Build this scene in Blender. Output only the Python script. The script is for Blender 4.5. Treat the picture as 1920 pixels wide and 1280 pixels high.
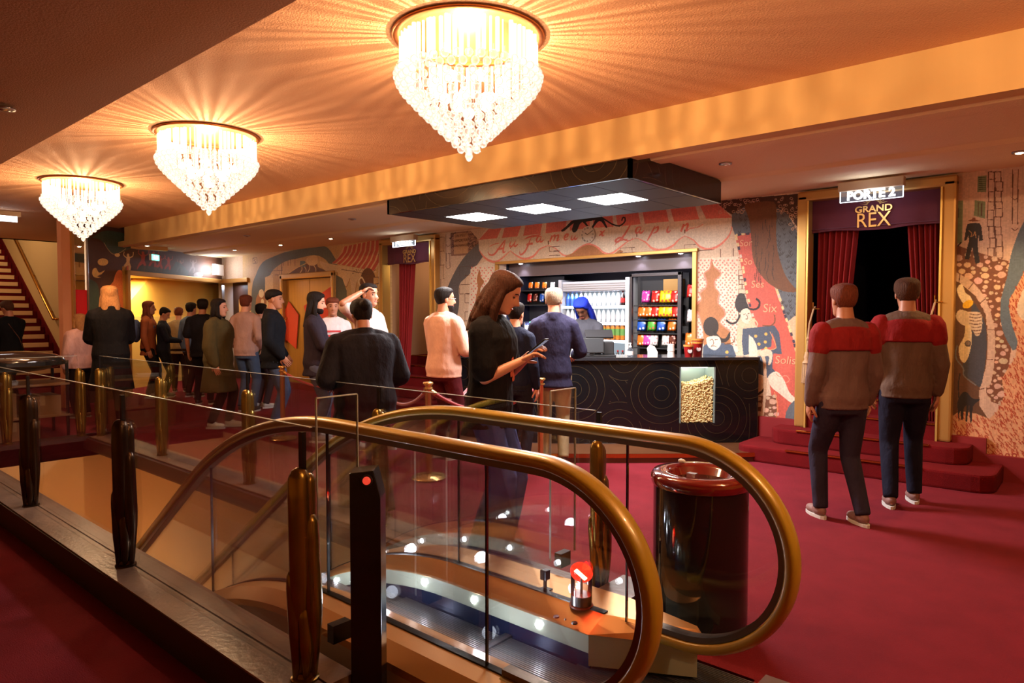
import bpy, bmesh, math, random
import numpy as np
from mathutils import Vector, Matrix
for o in list(bpy.data.objects): bpy.data.objects.remove(o, do_unlink=True)
S = bpy.context.scene; COL = S.collection
PI = math.pi
# ---------------------------------------------------------------- camera
FPX = 1280.0; EYE = 1.45; YAW = math.radians(41.1); PIT = math.atan(50/1280)
cam_d = bpy.data.cameras.new('camera'); cam = bpy.data.objects.new('camera', cam_d); COL.objects.link(cam)
cam.location = (0, 0, EYE); cam.rotation_euler = (PI/2-PIT, 0, YAW)
cam_d.lens = 24.0; cam_d.sensor_width = 36.0; cam_d.clip_start = 0.02; cam_d.clip_end = 80
S.camera = cam
# ---------------------------------------------------------------- world, exposure
W = bpy.data.worlds.new('world'); S.world = W; W.use_nodes = True
W.node_tree.nodes['Background'].inputs[0].default_value = (0.9, 0.55, 0.35, 1)
W.node_tree.nodes['Background'].inputs[1].default_value = 0.02
S.view_settings.view_transform = 'Standard'; S.view_settings.look = 'None'
S.view_settings.gamma = 1.0; S.view_settings.use_curve_mapping = False
S.view_settings.exposure = 0.0
try:
    cy = S.cycles
    cy.max_bounces = 7; cy.diffuse_bounces = 4; cy.glossy_bounces = 3; cy.transmission_bounces = 4
    cy.transparent_max_bounces = 28; cy.caustics_reflective = False; cy.caustics_refractive = False
    cy.sample_clamp_indirect = 4.0; cy.use_denoising = True; cy.blur_glossy = 0.5
except Exception: pass
WARM = (1.0, 0.60, 0.30)
COOL = (0.80, 0.86, 1.0)
def lamp(name, kind, loc, power, col, size=.05, rot=None, spot=None, sy=None):
    d = bpy.data.lights.new(name, kind); d.energy = power; d.color = col
    if kind == 'AREA':
        d.size = size
        if sy: d.shape = 'RECTANGLE'; d.size_y = sy
    else: d.shadow_soft_size = size
    if kind == 'SPOT': d.spot_size = math.radians(spot or 70); d.spot_blend = .6
    o = bpy.data.objects.new(name, d); o.location = loc
    if rot: o.rotation_euler = rot
    COL.objects.link(o); return o
CH = [(-2.64, 2.67), (-5.70, 2.67), (-8.79, 2.67)]
ZC = 2.95                       # main ceiling
P_CHAND = 104
for k, (x, y) in enumerate(CH + [(0.5, 2.67)]):
    lamp('chandelier_bulb_light', 'POINT', (x, y, ZC-.21), P_CHAND, WARM, .014)
for k, (x, y) in enumerate(CH + [(0.5, 2.67)]):
    lamp('chandelier_lower_fill', 'POINT', (x, y, ZC-.78), 36, WARM, .12)  # unseen fill added below each chandelier, stands in for crystal glow
lamp('stair_hall_fill', 'POINT', (-18.0, 2.6, 4.6), 120, (1,.68,.38), .15)  # fill added to brighten the staircase, has no fitting
lamp('stair_foot_fill', 'POINT', (-14.4, 1.6, 2.6), 45, (1,.66,.36), .15)  # second added fill, lifts the dark zone at the stair foot
lamp('near_side_light', 'AREA', (-4, -1.2, 2.55), 1.5, WARM, 1.5, sy=4)
lamp('corridor_warm_light','POINT',(-8.5,8.3,2.3),14,(1,.7,.42),.1)
# ---------------------------------------------------------------- photo geometry
fw = np.array([-math.sin(YAW)*math.cos(PIT), math.cos(YAW)*math.cos(PIT), -math.sin(PIT)])
rt = np.array([math.cos(YAW), math.sin(YAW), 0.0]); up = np.cross(rt, fw)
CC = np.array([0, 0, EYE])
def P(x, y, **k):
    d = fw*FPX + rt*(x-960) + up*(640-y)
    a, v = list(k.items())[0]; i = 'XYZ'.index(a)
    return CC + d*((v-CC[i])/d[i])
def floorpt(px, depth):
    s = (px-960)/FPX*depth
    return (-math.sin(YAW)*depth+math.cos(YAW)*s, math.cos(YAW)*depth+math.sin(YAW)*s)
# ---------------------------------------------------------------- materials
MATS = {}
def nt(name):
    m = bpy.data.materials.new(name); m.use_nodes = True
    n = m.node_tree; b = n.nodes['Principled BSDF']; return m, n, b
def s2l(c):
    return tuple((v/12.92 if v <= .04045 else ((v+.055)/1.055)**2.4) for v in c)
def mat(name, col, rough=.6, metal=0, bump=0, scale=60, var=0, vscale=3, emit=None, estr=0, coat=0, sheen=0, stretch=None):
    if name in MATS: return MATS[name]
    m, n, b = nt(name); b.inputs['Roughness'].default_value = rough; b.inputs['Metallic'].default_value = metal
    b.inputs['Base Color'].default_value = (*col, 1)
    b.inputs['Coat Weight'].default_value = coat; b.inputs['Coat Roughness'].default_value = .08
    if sheen: b.inputs['Sheen Weight'].default_value = sheen
    tc = n.nodes.new('ShaderNodeTexCoord'); src = tc.outputs['Object']
    if stretch:
        mp = n.nodes.new('ShaderNodeMapping'); mp.inputs['Scale'].default_value = stretch
        n.links.new(src, mp.inputs[0]); src = mp.outputs[0]
    if var:
        t = n.nodes.new('ShaderNodeTexNoise'); t.inputs['Scale'].default_value = vscale; t.inputs['Detail'].default_value = 5
        n.links.new(src, t.inputs['Vector'])
        r = n.nodes.new('ShaderNodeMapRange'); r.inputs[1].default_value = .3; r.inputs[2].default_value = .7
        r.inputs[3].default_value = 1-var; r.inputs[4].default_value = 1+var*.6
        n.links.new(t.outputs[0], r.inputs[0])
        mx = n.nodes.new('ShaderNodeVectorMath'); mx.operation = 'SCALE'; mx.inputs[0].default_value = col
        n.links.new(r.outputs[0], mx.inputs['Scale']); n.links.new(mx.outputs[0], b.inputs['Base Color'])
    if bump:
        t = n.nodes.new('ShaderNodeTexNoise'); t.inputs['Scale'].default_value = scale; t.inputs['Detail'].default_value = 4
        n.links.new(src, t.inputs['Vector'])
        bp = n.nodes.new('ShaderNodeBump'); bp.inputs['Strength'].default_value = bump; bp.inputs['Distance'].default_value = .01
        n.links.new(t.outputs[0], bp.inputs['Height']); n.links.new(bp.outputs[0], b.inputs['Normal'])
    if emit:
        b.inputs['Emission Color'].default_value = (*emit, 1); b.inputs['Emission Strength'].default_value = estr
    MATS[name] = m; return m
def emat(name, col, strength, sample=True):
    if name in MATS: return MATS[name]
    m = mat(name, (.02, .02, .02), .4, emit=col, estr=strength)
    if not sample: m.cycles.emission_sampling = 'NONE'
    return m
def glassy(name, tint=(.97, .98, .98), ior_blend=.25, rough=.02, add=None, dirt=0):
    m, n, b = nt(name); n.nodes.remove(b); out = n.nodes['Material Output']
    tr = n.nodes.new('ShaderNodeBsdfTransparent'); tr.inputs[0].default_value = (*tint, 1)
    gl = n.nodes.new('ShaderNodeBsdfGlossy'); gl.inputs['Roughness'].default_value = rough
    fr = n.nodes.new('ShaderNodeFresnel'); fr.inputs['IOR'].default_value = 1.45
    mx = n.nodes.new('ShaderNodeMixShader')
    mul = n.nodes.new('ShaderNodeMath'); mul.operation = 'MULTIPLY'; mul.inputs[1].default_value = ior_blend*4
    n.links.new(fr.outputs[0], mul.inputs[0]); mul.use_clamp = True
    n.links.new(mul.outputs[0], mx.inputs[0]); n.links.new(tr.outputs[0], mx.inputs[1]); n.links.new(gl.outputs[0], mx.inputs[2])
    last = mx.outputs[0]
    if dirt:
        df = n.nodes.new('ShaderNodeBsdfDiffuse'); df.inputs[0].default_value = (.6, .6, .6, 1)
        m2 = n.nodes.new('ShaderNodeMixShader'); m2.inputs[0].default_value = dirt
        n.links.new(last, m2.inputs[1]); n.links.new(df.outputs[0], m2.inputs[2]); last = m2.outputs[0]
    if add:
        e = n.nodes.new('ShaderNodeEmission'); e.inputs[0].default_value = (*add[0], 1); e.inputs[1].default_value = add[1]
        a = n.nodes.new('ShaderNodeAddShader'); n.links.new(last, a.inputs[0]); n.links.new(e.outputs[0], a.inputs[1]); last = a.outputs[0]
        m.cycles.emission_sampling = 'NONE'
    n.links.new(last, out.inputs['Surface']); MATS[name] = m; return m
# ---------------------------------------------------------------- object helpers
def link(name, me, parent=None, m=None):
    o = bpy.data.objects.new(name, me); COL.objects.link(o)
    if parent is not None: o.parent = parent
    if m is not None:
        for k in (m if isinstance(m, (list, tuple)) else [m]): me.materials.append(k)
    return o
def thing(name, label, cat, loc=(0, 0, 0), rz=0, group=None):
    o = bpy.data.objects.new(name, None); COL.objects.link(o); o.location = loc; o.rotation_euler = (0, 0, rz)
    o.empty_display_size = .1
    return tag(o, label, cat, group)
def tag(o, label, cat, group=None, kind=None):
    o['label'] = label; o['category'] = cat
    if group: o['group'] = group
    if kind: o['kind'] = kind
    return o
class MB:
    def __init__(s): s.v = []; s.f = []; s.mi = []; s.cur = 0
    def add(s, vs, fs):
        k = len(s.v); s.v += [tuple(map(float, v)) for v in vs]; s.f += [tuple(i+k for i in f) for f in fs]; s.mi += [s.cur]*len(fs)
        return s
    def box(s, a, b):
        (x0, y0, z0), (x1, y1, z1) = a, b
        return s.add([(x0,y0,z0),(x1,y0,z0),(x1,y1,z0),(x0,y1,z0),(x0,y0,z1),(x1,y0,z1),(x1,y1,z1),(x0,y1,z1)],
                     [(0,3,2,1),(4,5,6,7),(0,1,5,4),(1,2,6,5),(2,3,7,6),(3,0,4,7)])
    def prism(s, poly, z0, z1):
        n = len(poly)
        return s.add([(x,y,z0) for x,y in poly]+[(x,y,z1) for x,y in poly],
                     [tuple(range(n))[::-1], tuple(range(n,2*n))]+[(i,(i+1)%n,(i+1)%n+n,i+n) for i in range(n)])
    def extr(s, poly3, d):
        n = len(poly3); d = np.array(d, float)
        return s.add([tuple(p) for p in poly3]+[tuple(np.array(p)+d) for p in poly3],
                     [tuple(range(n))[::-1], tuple(range(n,2*n))]+[(i,(i+1)%n,(i+1)%n+n,i+n) for i in range(n)])
    def lathe(s, prof, n=16, c=(0,0,0), a0=0, cap=True):
        vs = []; fs = []
        for r, z in prof:
            for k in range(n):
                a = 2*PI*k/n+a0; vs.append((c[0]+r*math.cos(a), c[1]+r*math.sin(a), c[2]+z))
        for j in range(len(prof)-1):
            for k in range(n):
                fs.append((j*n+k, j*n+(k+1)%n, (j+1)*n+(k+1)%n, (j+1)*n+k))
        if cap: fs.append(tuple(range(n))[::-1]); fs.append(tuple(range((len(prof)-1)*n, len(prof)*n)))
        return s.add(vs, fs)
    def tube(s, pts, rad, n=8, flat=1.0, upv=(0,0,1), cap=True, caps=True):
        pts = [np.array(p, float) for p in pts]; m = len(pts)
        if not isinstance(rad, (list, tuple)): rad = [rad]*m
        rings = []; prev = None
        for i in range(m):
            t = pts[min(i+1, m-1)]-pts[max(i-1, 0)]; t = t/(np.linalg.norm(t)+1e-9)
            u = np.array(upv, float) if prev is None else prev
            a = u-t*(u@t)
            if np.linalg.norm(a) < 1e-4: a = np.array([1, 0, 0])-t*t[0]
            a /= np.linalg.norm(a); prev = a; b = np.cross(t, a)
            rings.append((pts[i], a, b, rad[i], t))
        seq = []
        if caps:   # rounded ends
            p, a, b, r, t = rings[0]
            for q in (.25, .7): seq.append((p-t*r*math.sqrt(1-q*q), a, b, r*q))
            seq += [(p_, a_, b_, r_) for p_, a_, b_, r_, t_ in rings]
            p, a, b, r, t = rings[-1]
            for q in (.7, .25): seq.append((p+t*r*math.sqrt(1-q*q), a, b, r*q))
        else: seq = [(p_, a_, b_, r_) for p_, a_, b_, r_, t_ in rings]
        vs = []; fs = []
        for p, a, b, r in seq:
            ra, rb = (r if isinstance(r, (float, int)) else r[0]), None
            for k in range(n):
                th = 2*PI*k/n; vs.append(p+a*r*math.cos(th)*flat+b*r*math.sin(th))
        for j in range(len(seq)-1):
            for k in range(n): fs.append((j*n+k, j*n+(k+1)%n, (j+1)*n+(k+1)%n, (j+1)*n+k))
        if cap: fs.append(tuple(range(n))[::-1]); fs.append(tuple(range((len(seq)-1)*n, len(seq)*n)))
        return s.add(vs, fs)
    def sphere(s, c, r, n=10, m=7, rot=None):
        r = r if isinstance(r, (tuple, list)) else (r, r, r); vs = []; fs = []
        for j in range(m+1):
            ph = PI*j/m
            for k in range(n):
                th = 2*PI*k/n; v = Vector((r[0]*math.sin(ph)*math.cos(th), r[1]*math.sin(ph)*math.sin(th), -r[2]*math.cos(ph)))
                if rot: v = rot @ v
                vs.append((c[0]+v.x, c[1]+v.y, c[2]+v.z))
        for j in range(m):
            for k in range(n): fs.append((j*n+k, j*n+(k+1)%n, (j+1)*n+(k+1)%n, (j+1)*n+k))
        return s.add(vs, fs)
    def sweep(s, prof, path):   # prof: closed (y,z); path: list of (x, dz)
        n = len(prof); vs = []; fs = []
        for x, dz in path: vs += [(x, y, z+dz) for y, z in prof]
        for j in range(len(path)-1):
            for k in range(n): fs.append((j*n+k, j*n+(k+1)%n, (j+1)*n+(k+1)%n, (j+1)*n+k))
        fs.append(tuple(range(n))[::-1]); fs.append(tuple(range((len(path)-1)*n, len(path)*n)))
        return s.add(vs, fs)
    def mesh(s, name, smooth=False, bevel=0, weld=False):
        me = bpy.data.meshes.new(name); me.from_pydata(s.v, [], s.f)
        me.polygons.foreach_set('material_index', s.mi)
        bm = bmesh.new(); bm.from_mesh(me)
        if weld: bmesh.ops.remove_doubles(bm, verts=bm.verts, dist=1e-4)
        bmesh.ops.recalc_face_normals(bm, faces=bm.faces)
        if bevel:
            es = [e for e in bm.edges if len(e.link_faces) == 2 and e.calc_face_angle(0) > .6]
            bmesh.ops.bevel(bm, geom=es, offset=bevel, segments=2, affect='EDGES', profile=.6)
        bm.to_mesh(me); bm.free()
        if smooth: me.shade_smooth()
        return me
    def build(s, name, m, parent=None, smooth=False, bevel=0, auto=None):
        me = s.mesh(name, smooth or bool(auto), bevel)
        if auto: 
            try: me.set_sharp_from_angle(angle=math.radians(auto))
            except Exception: pass
        return link(name, me, parent, m)
def struct(o, label=None):
    o['kind'] = 'structure'
    if label: o['label'] = label
    return o
def copy_tree(o, parent=None):
    c = o.copy(); COL.objects.link(c)
    if parent is not None: c.parent = parent
    for ch in list(o.children): copy_tree(ch, c)
    return c
def spline(pts, n=6, closed=False):
    pts = [np.array(p, float) for p in pts]; out = []; m = len(pts)
    rng = range(m) if closed else range(m-1)
    for i in rng:
        p0 = pts[(i-1) % m] if closed else pts[max(i-1, 0)]; p1 = pts[i]; p2 = pts[(i+1) % m]
        p3 = pts[(i+2) % m] if closed else pts[min(i+2, m-1)]
        for k in range(n):
            t = k/n
            out.append(.5*((2*p1)+(-p0+p2)*t+(2*p0-5*p1+4*p2-p3)*t*t+(-p0+3*p1-3*p2+p3)*t**3))
    if not closed: out.append(pts[-1])
    return out
def text_mesh(txt, size, depth=.004, shear=0, bold=0, align='CENTER', sx=1.0):
    c = bpy.data.curves.new('t', 'FONT'); c.body = txt; c.size = size; c.extrude = depth; c.shear = shear; c.offset = bold
    c.align_x = align; c.resolution_u = 3
    o = bpy.data.objects.new('t', c); COL.objects.link(o); bpy.context.view_layer.update()
    me = bpy.data.meshes.new_from_object(o); bpy.data.objects.remove(o)
    if sx != 1: me.transform(Matrix.Diagonal((sx, 1, 1, 1)))
    return me
def mirror_text(me, M): me.transform(M); return me
def ev_mesh(o):
    bpy.context.view_layer.update()
    dg = bpy.context.evaluated_depsgraph_get()
    return bpy.data.meshes.new_from_object(o.evaluated_get(dg))
# ================================================================ setting
YW = 7.3
M_carpet = mat('red_carpet', s2l((.43,.105,.145)), .95, bump=.5, scale=180, var=.12, vscale=5)
M_carpet_dark = mat('dark_red_carpet', s2l((.40,.05,.07)), .95, bump=.5, scale=180, var=.15, vscale=6)
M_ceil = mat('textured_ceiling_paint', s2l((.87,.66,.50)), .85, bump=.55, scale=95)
M_soff = mat('lightened_soffit_paint', s2l((.95,.86,.68)), .85, bump=.4, scale=110)  # soffit paint lightened, missing bounce light put into the colour
M_nsoff = mat('shaded_soffit_paint', s2l((.66,.44,.30)), .85, bump=.4, scale=110)  # darker version of the soffit paint, shade put into the colour
M_beam = mat('yellow_wallcovering', s2l((.85,.70,.46)), .7, bump=.12, scale=200, var=.07, vscale=2.2, stretch=(2.2, 1, .05))
M_ocre = mat('ochre_wall_paint', s2l((.90,.70,.32)), .75, bump=.1, scale=120)
M_cream = mat('cream_wall_paint', s2l((.84,.74,.56)), .8, bump=.1, scale=90)
M_gold = mat('gold_frame_paint', s2l((.74,.57,.32)), .38, .6, bump=.05, scale=60)
M_brass = mat('polished_brass', s2l((.78,.56,.27)), .22, 1)
M_black = mat('black_lacquer', (.008,.008,.009), .25)
M_blackm = mat('matt_black_board', (.012,.012,.014), .6)
M_navy = mat('dark_navy_panel', s2l((.09,.09,.15)), .45)
M_white = mat('white_plastic', (.75,.75,.74), .4)
M_marble = mat('worn_brown_kerb', s2l((.47,.38,.32)), .28, bump=.15, scale=40, var=.35, vscale=5)
M_kdark = mat('dark_kerb_face', s2l((.16,.06,.06)), .5)
M_steel = mat('brushed_steel', (.45,.45,.47), .3, 1)
M_glass = glassy('balustrade_glass', (.992,.992,.99), .11, .015)
M_edge = mat('glass_edge_highlight', (.55,.62,.60), .15)  # glass edge with its bright highlight put into the pale colour
# floor around the escalator well
WX0, WX1, WY0, WY1 = -8.95, -1.02, 1.38, 2.95
b = MB()
for (x0,x1,y0,y1) in ((-20,4,-3,WY0-.08),(-20,4,WY1,9.2),(-20,WX0,WY0-.08,WY1),(WX1,4,WY0-.08,WY1)):
    b.box((x0,y0,-.12),(x1,y1,0))
b.box((-1.76,2.64,-.12),(WX1,WY1,0)); b.box((-2.02,WY0-.08,-.12),(WX1,1.53,0))
struct(b.build('floor', M_carpet), 'red carpet of the foyer')
b = MB(); b.box((-16.5,.9,ZC),(4,4.5,ZC+.12)); struct(b.build('ceiling', M_ceil), 'textured main ceiling')
# far beam with lip, rear soffit
b = MB(); b.box((-12.75,4.5,2.72),(4,4.62,ZC+.02)); fb = struct(b.build('trim_1', M_beam), 'long yellow fascia beam')
b = MB(); b.box((-13.3,4.485,2.635),(4,4.62,2.716)); b.box((-13.3,4.485,2.635),(-13.2,5.4,2.716)); b.build('lower_lip', M_beam, fb)
b = MB()
prof = [(4.62,2.68),(4.80,2.68),(4.82,2.665),(4.98,2.665),(5.02,2.70),(6.05,2.71),(6.12,2.685),(6.42,2.685),(6.46,2.70),(7.35,2.72),(7.35,2.84),(4.62,2.84)]
b.sweep(prof, [(-16.0,0),(4,0)])
struct(b.build('ceiling_rear_soffit', M_soff), 'lower stepped ceiling by the mural wall')
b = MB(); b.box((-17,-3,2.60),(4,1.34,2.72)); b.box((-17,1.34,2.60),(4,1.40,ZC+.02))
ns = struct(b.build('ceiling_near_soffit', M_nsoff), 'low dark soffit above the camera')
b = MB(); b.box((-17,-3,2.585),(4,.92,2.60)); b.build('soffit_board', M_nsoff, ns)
# plain room shell behind the camera
b = MB(); b.box((-20,-3.15,0),(4,-3,2.7)); struct(b.build('wall_front', M_ocre))
b = MB(); b.box((4,-3.15,0),(4.15,9.2,3.0)); struct(b.build('wall_right', M_ocre))
# ---- mural walls (painted print on canvas arrays, see paint section)
def wall_boxes(b, u0, u1, z0, z1, holes, fn):
    us = sorted(set([u0,u1]+[h[0] for h in holes]+[h[1] for h in holes])); zs = sorted(set([z0,z1]+[h[2] for h in holes]+[h[3] for h in holes]))
    for i in range(len(us)-1):
        for j in range(len(zs)-1):
            cu, cz = (us[i]+us[i+1])/2, (zs[j]+zs[j+1])/2
            if any(h[0] < cu < h[1] and h[2] < cz < h[3] for h in holes): continue
            fn(b, us[i], us[i+1], zs[j], zs[j+1])
D2 = (-2.36, -1.10, 0, 2.66); D1 = (-9.20, -7.92, 0, 2.66); SHOP = (-6.60, -3.60, 0, 2.19)
GD = (-12.45, -10.72, 0, 2.20)
holes = [D2, D1, SHOP, GD, (-15.2,-13.85,0,2.19)]
M_mural = bpy.data.materials.new('painted_mural_print'); M_mural2 = bpy.data.materials.new('painted_dark_mural_print')
b = MB(); wall_boxes(b, -15.1, 4, 0, 2.84, holes, lambda b,a,c,d,e: b.box((a,YW,d),(c,YW+.14,e)))
wall_back = struct(b.build('wall_back', M_mural), 'long mural wall of a painted street scene')
E0 = np.array([-12.35,3.56]); E1 = np.array([-15.0,7.3]); EL = float(np.linalg.norm(E1-E0)); EU = (E1-E0)/EL; EN = np.array([-EU[1],EU[0]])  # EN points away from room (to -x)
if EN[0] > 0: EN = -EN
def ept(u, d=0): p = E0+EU*u+EN*d; return (p[0], p[1])
def ebox(b, u0, u1, z0, z1, d0=0, d1=.15):
    q = [ept(u0,d0), ept(u1,d0), ept(u1,d1), ept(u0,d1)]; b.prism(q, z0, z1)
b = MB(); NICHE_U = 1.33
for (u0,u1,z0,z1) in ((.36,NICHE_U,0,ZC+.15),(NICHE_U,EL,2.19,ZC+.15)): ebox(b,u0,u1,z0,z1)
wall_left = struct(b.build('wall_left', M_mural2), 'dark mural wall with dancing figures')
# pilaster and mirror at its near end
b = MB(); ebox(b,-.20,-.02,0,ZC,-.02,.05); struct(b.build('trim_2', mat('salmon_plaster', s2l((.85,.58,.42)), .8, bump=.1)), 'plain salmon pilaster')
mr = thing('wall_mirror', 'tall narrow mirror in a gold frame beside the dark mural', 'mirror', (*ept(.15,-.02),0))
def local_e(b_): # shift world coords into the empty's frame
    lx, ly = mr.location.x, mr.location.y
    b_.v = [(x-lx, y-ly, z) for x,y,z in b_.v]; return b_
bb = MB(); ebox(bb,.04,.30,.5,2.75,-.03,-.012); local_e(bb).build('mirror_glass', mat('mirror_silver',(.8,.8,.8),.03,1), mr)
for (u0,u1,z0,z1) in ((-.02,.04,.45,2.80),(.30,.34,.45,2.80),(-.02,.34,2.75,2.80),(-.02,.34,.45,.5)):
    bb = MB(); ebox(bb,u0,u1,z0,z1,-.05,0); local_e(bb).build('mirror_frame', M_gold if u0<.2 else M_steel, mr, bevel=.005)
ps = MB(); ebox(ps,.06,.29,.95,1.85,-.045,-.033)
tag(ps.build('red_poster', mat('red_poster_paper', s2l((.80,.06,.12)), .5)), 'plain red poster hung on the narrow mirror', 'poster')
# ---- niche under the dark mural
b = MB()
ebox(b, NICHE_U-.1, EL+1.7, 1.42, 2.3, 1.0, 1.1)
struct(b.build('wall_niche', M_ocre), 'ochre rear wall of the ticket niche')
b = MB(); q0 = ept(2.6,.7); q1 = ept(EL+.4,.7)
b.add([(*ept(1.9,.99),1.42),(*ept(3.1,.99),2.3),(*ept(EL+1.6,.99),2.3),(*ept(EL+1.6,.99),1.42),(*ept(2.2,.8),1.42),(*ept(3.3,.8),2.3),(*ept(EL+1.6,.8),2.3),(*ept(EL+1.6,.8),1.42)],
      [(0,1,2,3),(4,5,6,7),(0,1,5,4),(1,2,6,5),(2,3,7,6),(3,0,4,7)])
struct(b.build('trim_3', mat('bright_ochre_panel', s2l((.95,.76,.36)),.7)), 'slanted ochre panel in the niche')
b = MB(); ebox(b, NICHE_U-.1, EL+1.7, 0, 1.42, .75, 1.1); struct(b.build('trim_4', mat('pale_yellow_panel', s2l((.98,.84,.45)),.6)), 'pale yellow lower wall in the niche')
b = MB(); ebox(b, NICHE_U-.02, EL+1.7, 2.19, 2.3, .15, 1.1); b.box((-16.2,7.44,2.19),(-13.6,7.8,2.3)); b.box((-13.85,7.44,0),(-13.7,7.8,2.3)); struct(b.build('ceiling_niche', M_cream))
b = MB(); ebox(b, NICHE_U-.1, NICHE_U, 0, 2.3, .0, 1.1); struct(b.build('wall_niche_side', M_ocre))
# gold frame round the niche
gf = thing('niche_frame', 'gold frame round the wide yellow niche in the dark mural', 'frame')
for (u0,u1,z0,z1) in ((NICHE_U-.03,NICHE_U+.05,0,2.24),(NICHE_U-.03,EL,2.15,2.24)):
    bb = MB(); ebox(bb,u0,u1,z0,z1,-.05,.05); bb.build('frame_bar', M_gold, gf, bevel=.01)
bb = MB(); bb.box((-15.0,7.25,2.15),(-13.8,7.34,2.24)); bb.build('frame_bar', M_gold, gf, bevel=.01)
b = MB(); b.box((-15.8,7.6,0),(-15.1,7.66,2.2)); struct(b.build('wall_niche_back', mat('grey_white_paint', (.6,.58,.62),.6)))
b = MB(); b.box((-15.03,7.28,0),(-14.98,7.34,2.15)); struct(b.build('trim_5', M_steel), 'slim metal corner post')
dr = thing('door_4', 'dark framed door with an ochre panel at the end of the niche', 'door', (-14.48,7.6,0)); dr['kind']='structure'
bb = MB(); bb.box((-.62,0,0),(.62,.05,2.18)); bb.build('door_frame', mat('dark_brown_wood', s2l((.24,.15,.12)),.5), dr)
bb = MB(); bb.box((-.32,-.02,.1),(.58,.0,1.80)); bb.build('door_panel', mat('ochre_door_panel', s2l((.80,.58,.32)),.5), dr)
# ---- shop recess behind the counter
b = MB()
b.box((-6.60,YW+.14,2.19),(-3.60,8.45,2.25)); b.box((-6.60,8.40,0),(-3.60,8.46,2.25))
b.box((-6.66,YW+.14,0),(-6.60,8.46,2.25)); b.box((-3.60,YW+.14,0),(-3.54,8.46,2.25))
struct(b.build('wall_kiosk', M_navy), 'dark lined recess of the snack kiosk')
b = MB(); b.box((-6.6,7.50,2.0),(-3.6,7.56,2.19)); struct(b.build('trim_6', mat('taupe_header', s2l((.36,.31,.33)),.4)), 'header board inside the kiosk opening')
sf = thing('kiosk_frame', 'thin gold frame round the kiosk opening', 'frame')
for (a,c) in (((-6.66,7.26,2.17),(-3.54,7.32,2.21)),((-6.66,7.26,.9),(-6.61,7.32,2.17)),((-3.60,7.26,.9),(-3.55,7.32,2.17))):
    MB().box(a,c).build('frame_bar', M_gold, sf, bevel=.004)
# ---- door openings with stairs behind
def portal(tagname, x0, x1, dark, label):
    ft = thing('door_frame', label, 'frame')
    for (a,c) in (((x0-.06,7.20,.30),(x0+.05,7.34,2.66)),((x1-.05,7.20,.30),(x1+.06,7.34,2.66)),((x0-.06,7.20,2.60),(x1+.06,7.34,2.70))):
        MB().box(a,c).build('frame_bar', M_gold, ft, bevel=.02)
    for xx in (x0+.052, x1-.052):
        MB().box((xx-.008,7.185,.30),(xx+.008,7.35,2.6)).build('inner_bead', mat('bright_gold_bead', s2l((.93,.80,.45)),.3,.7), ft)
portal('a', D2[0], D2[1], True, 'gold frame of the dark doorway under the PORTE 2 sign')
portal('b', D1[0], D1[1], False, 'gold frame of the doorway left of the snack kiosk')
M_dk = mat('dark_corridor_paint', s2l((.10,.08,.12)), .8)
b = MB(); b.box((-3.0,YW+.14,2.66),(-.5,10.5,2.75)); b.box((-3.0,YW+.14,0),(D2[0],10.5,2.7)); b.box((D2[1],YW+.14,0),(-.5,10.5,2.7)); b.box((-3,10.4,0),(-.5,10.5,2.7))
struct(b.build('wall_corridor_dark', M_dk), 'dark corridor behind the right doorway')
M_tan = mat('tan_corridor_paint', s2l((.66,.52,.40)), .85, bump=.1)
b = MB(); b.box((-9.8,YW+.14,2.66),(-7.4,9.5,2.75)); b.box((-9.4,YW+.14,0),(D1[0]-.0,9.5,2.7)); b.box((D1[1],YW+.14,0),(-7.7,9.5,2.7)); b.box((-9.8,9.0,0),(-7.4,9.1,2.7))
struct(b.build('wall_corridor_tan', M_tan), 'tan corridor behind the left doorway')
# blue neon strip in the dark corridor
o = MB().tube([(-1.55,9.2,2.15),(-1.13,8.3,2.45)], .008, 6).build('light_strip', emat('blue_led',(.05,.08,1),3)); tag(o,'thin blue light strip inside the dark doorway','light')
# carpeted steps with brass nosings
def steps(x0, x1, n, y0, rise=.15, run=.30, flare=.45, label=''):
    st = thing('carpeted_steps', label, 'steps', ((x0+x1)/2, y0, 0)); cx=(x0+x1)/2
    for k in range(n):
        fl = flare*(2-k)/2 if k < 2 else -.02
        ya = y0+run*k; yb = (7.29 if k<2 else YW+.14) if k < 2 else 10.0
        pts = []
        X0, X1 = x0-fl, x1+fl
        if k < 2:
            r = .16
            pts = [(X0,7.29),(X0,ya+r)]+[(X0+r-r*math.cos(t),ya+r-r*math.sin(t)) for t in (PI/8,PI/4,3*PI/8)]+[(X0+r,ya),(X1-r,ya)]+[(X1-r+r*math.sin(t),ya+r-r*math.cos(t)) for t in (PI/8,PI/4,3*PI/8)]+[(X1,ya+r),(X1,7.29)]
        else: pts = [(x0+.02,10.0),(x0+.02,ya),(x1-.02,ya),(x1-.02,10.0)]
        pts = [(px-cx, py-y0) for px,py in pts]
        MB().prism(pts, rise*k if k<2 else max(0,rise*(k-1)), rise*(k+1)).build('step', M_carpet_dark, st, bevel=.02)
        MB().box((x0-cx+.06,ya-y0-.012,rise*(k+1)-.006),(x1-cx-.06,ya-y0+.03,rise*(k+1)+.006)).build('nosing', M_brass, st)
    return st
steps(D2[0], D2[1], 5, 6.62, label='dark red carpeted steps with brass nosings at the right doorway')
steps(D1[0], D1[1], 5, 6.62, label='red carpeted steps with brass nosings at the left doorway')
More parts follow.
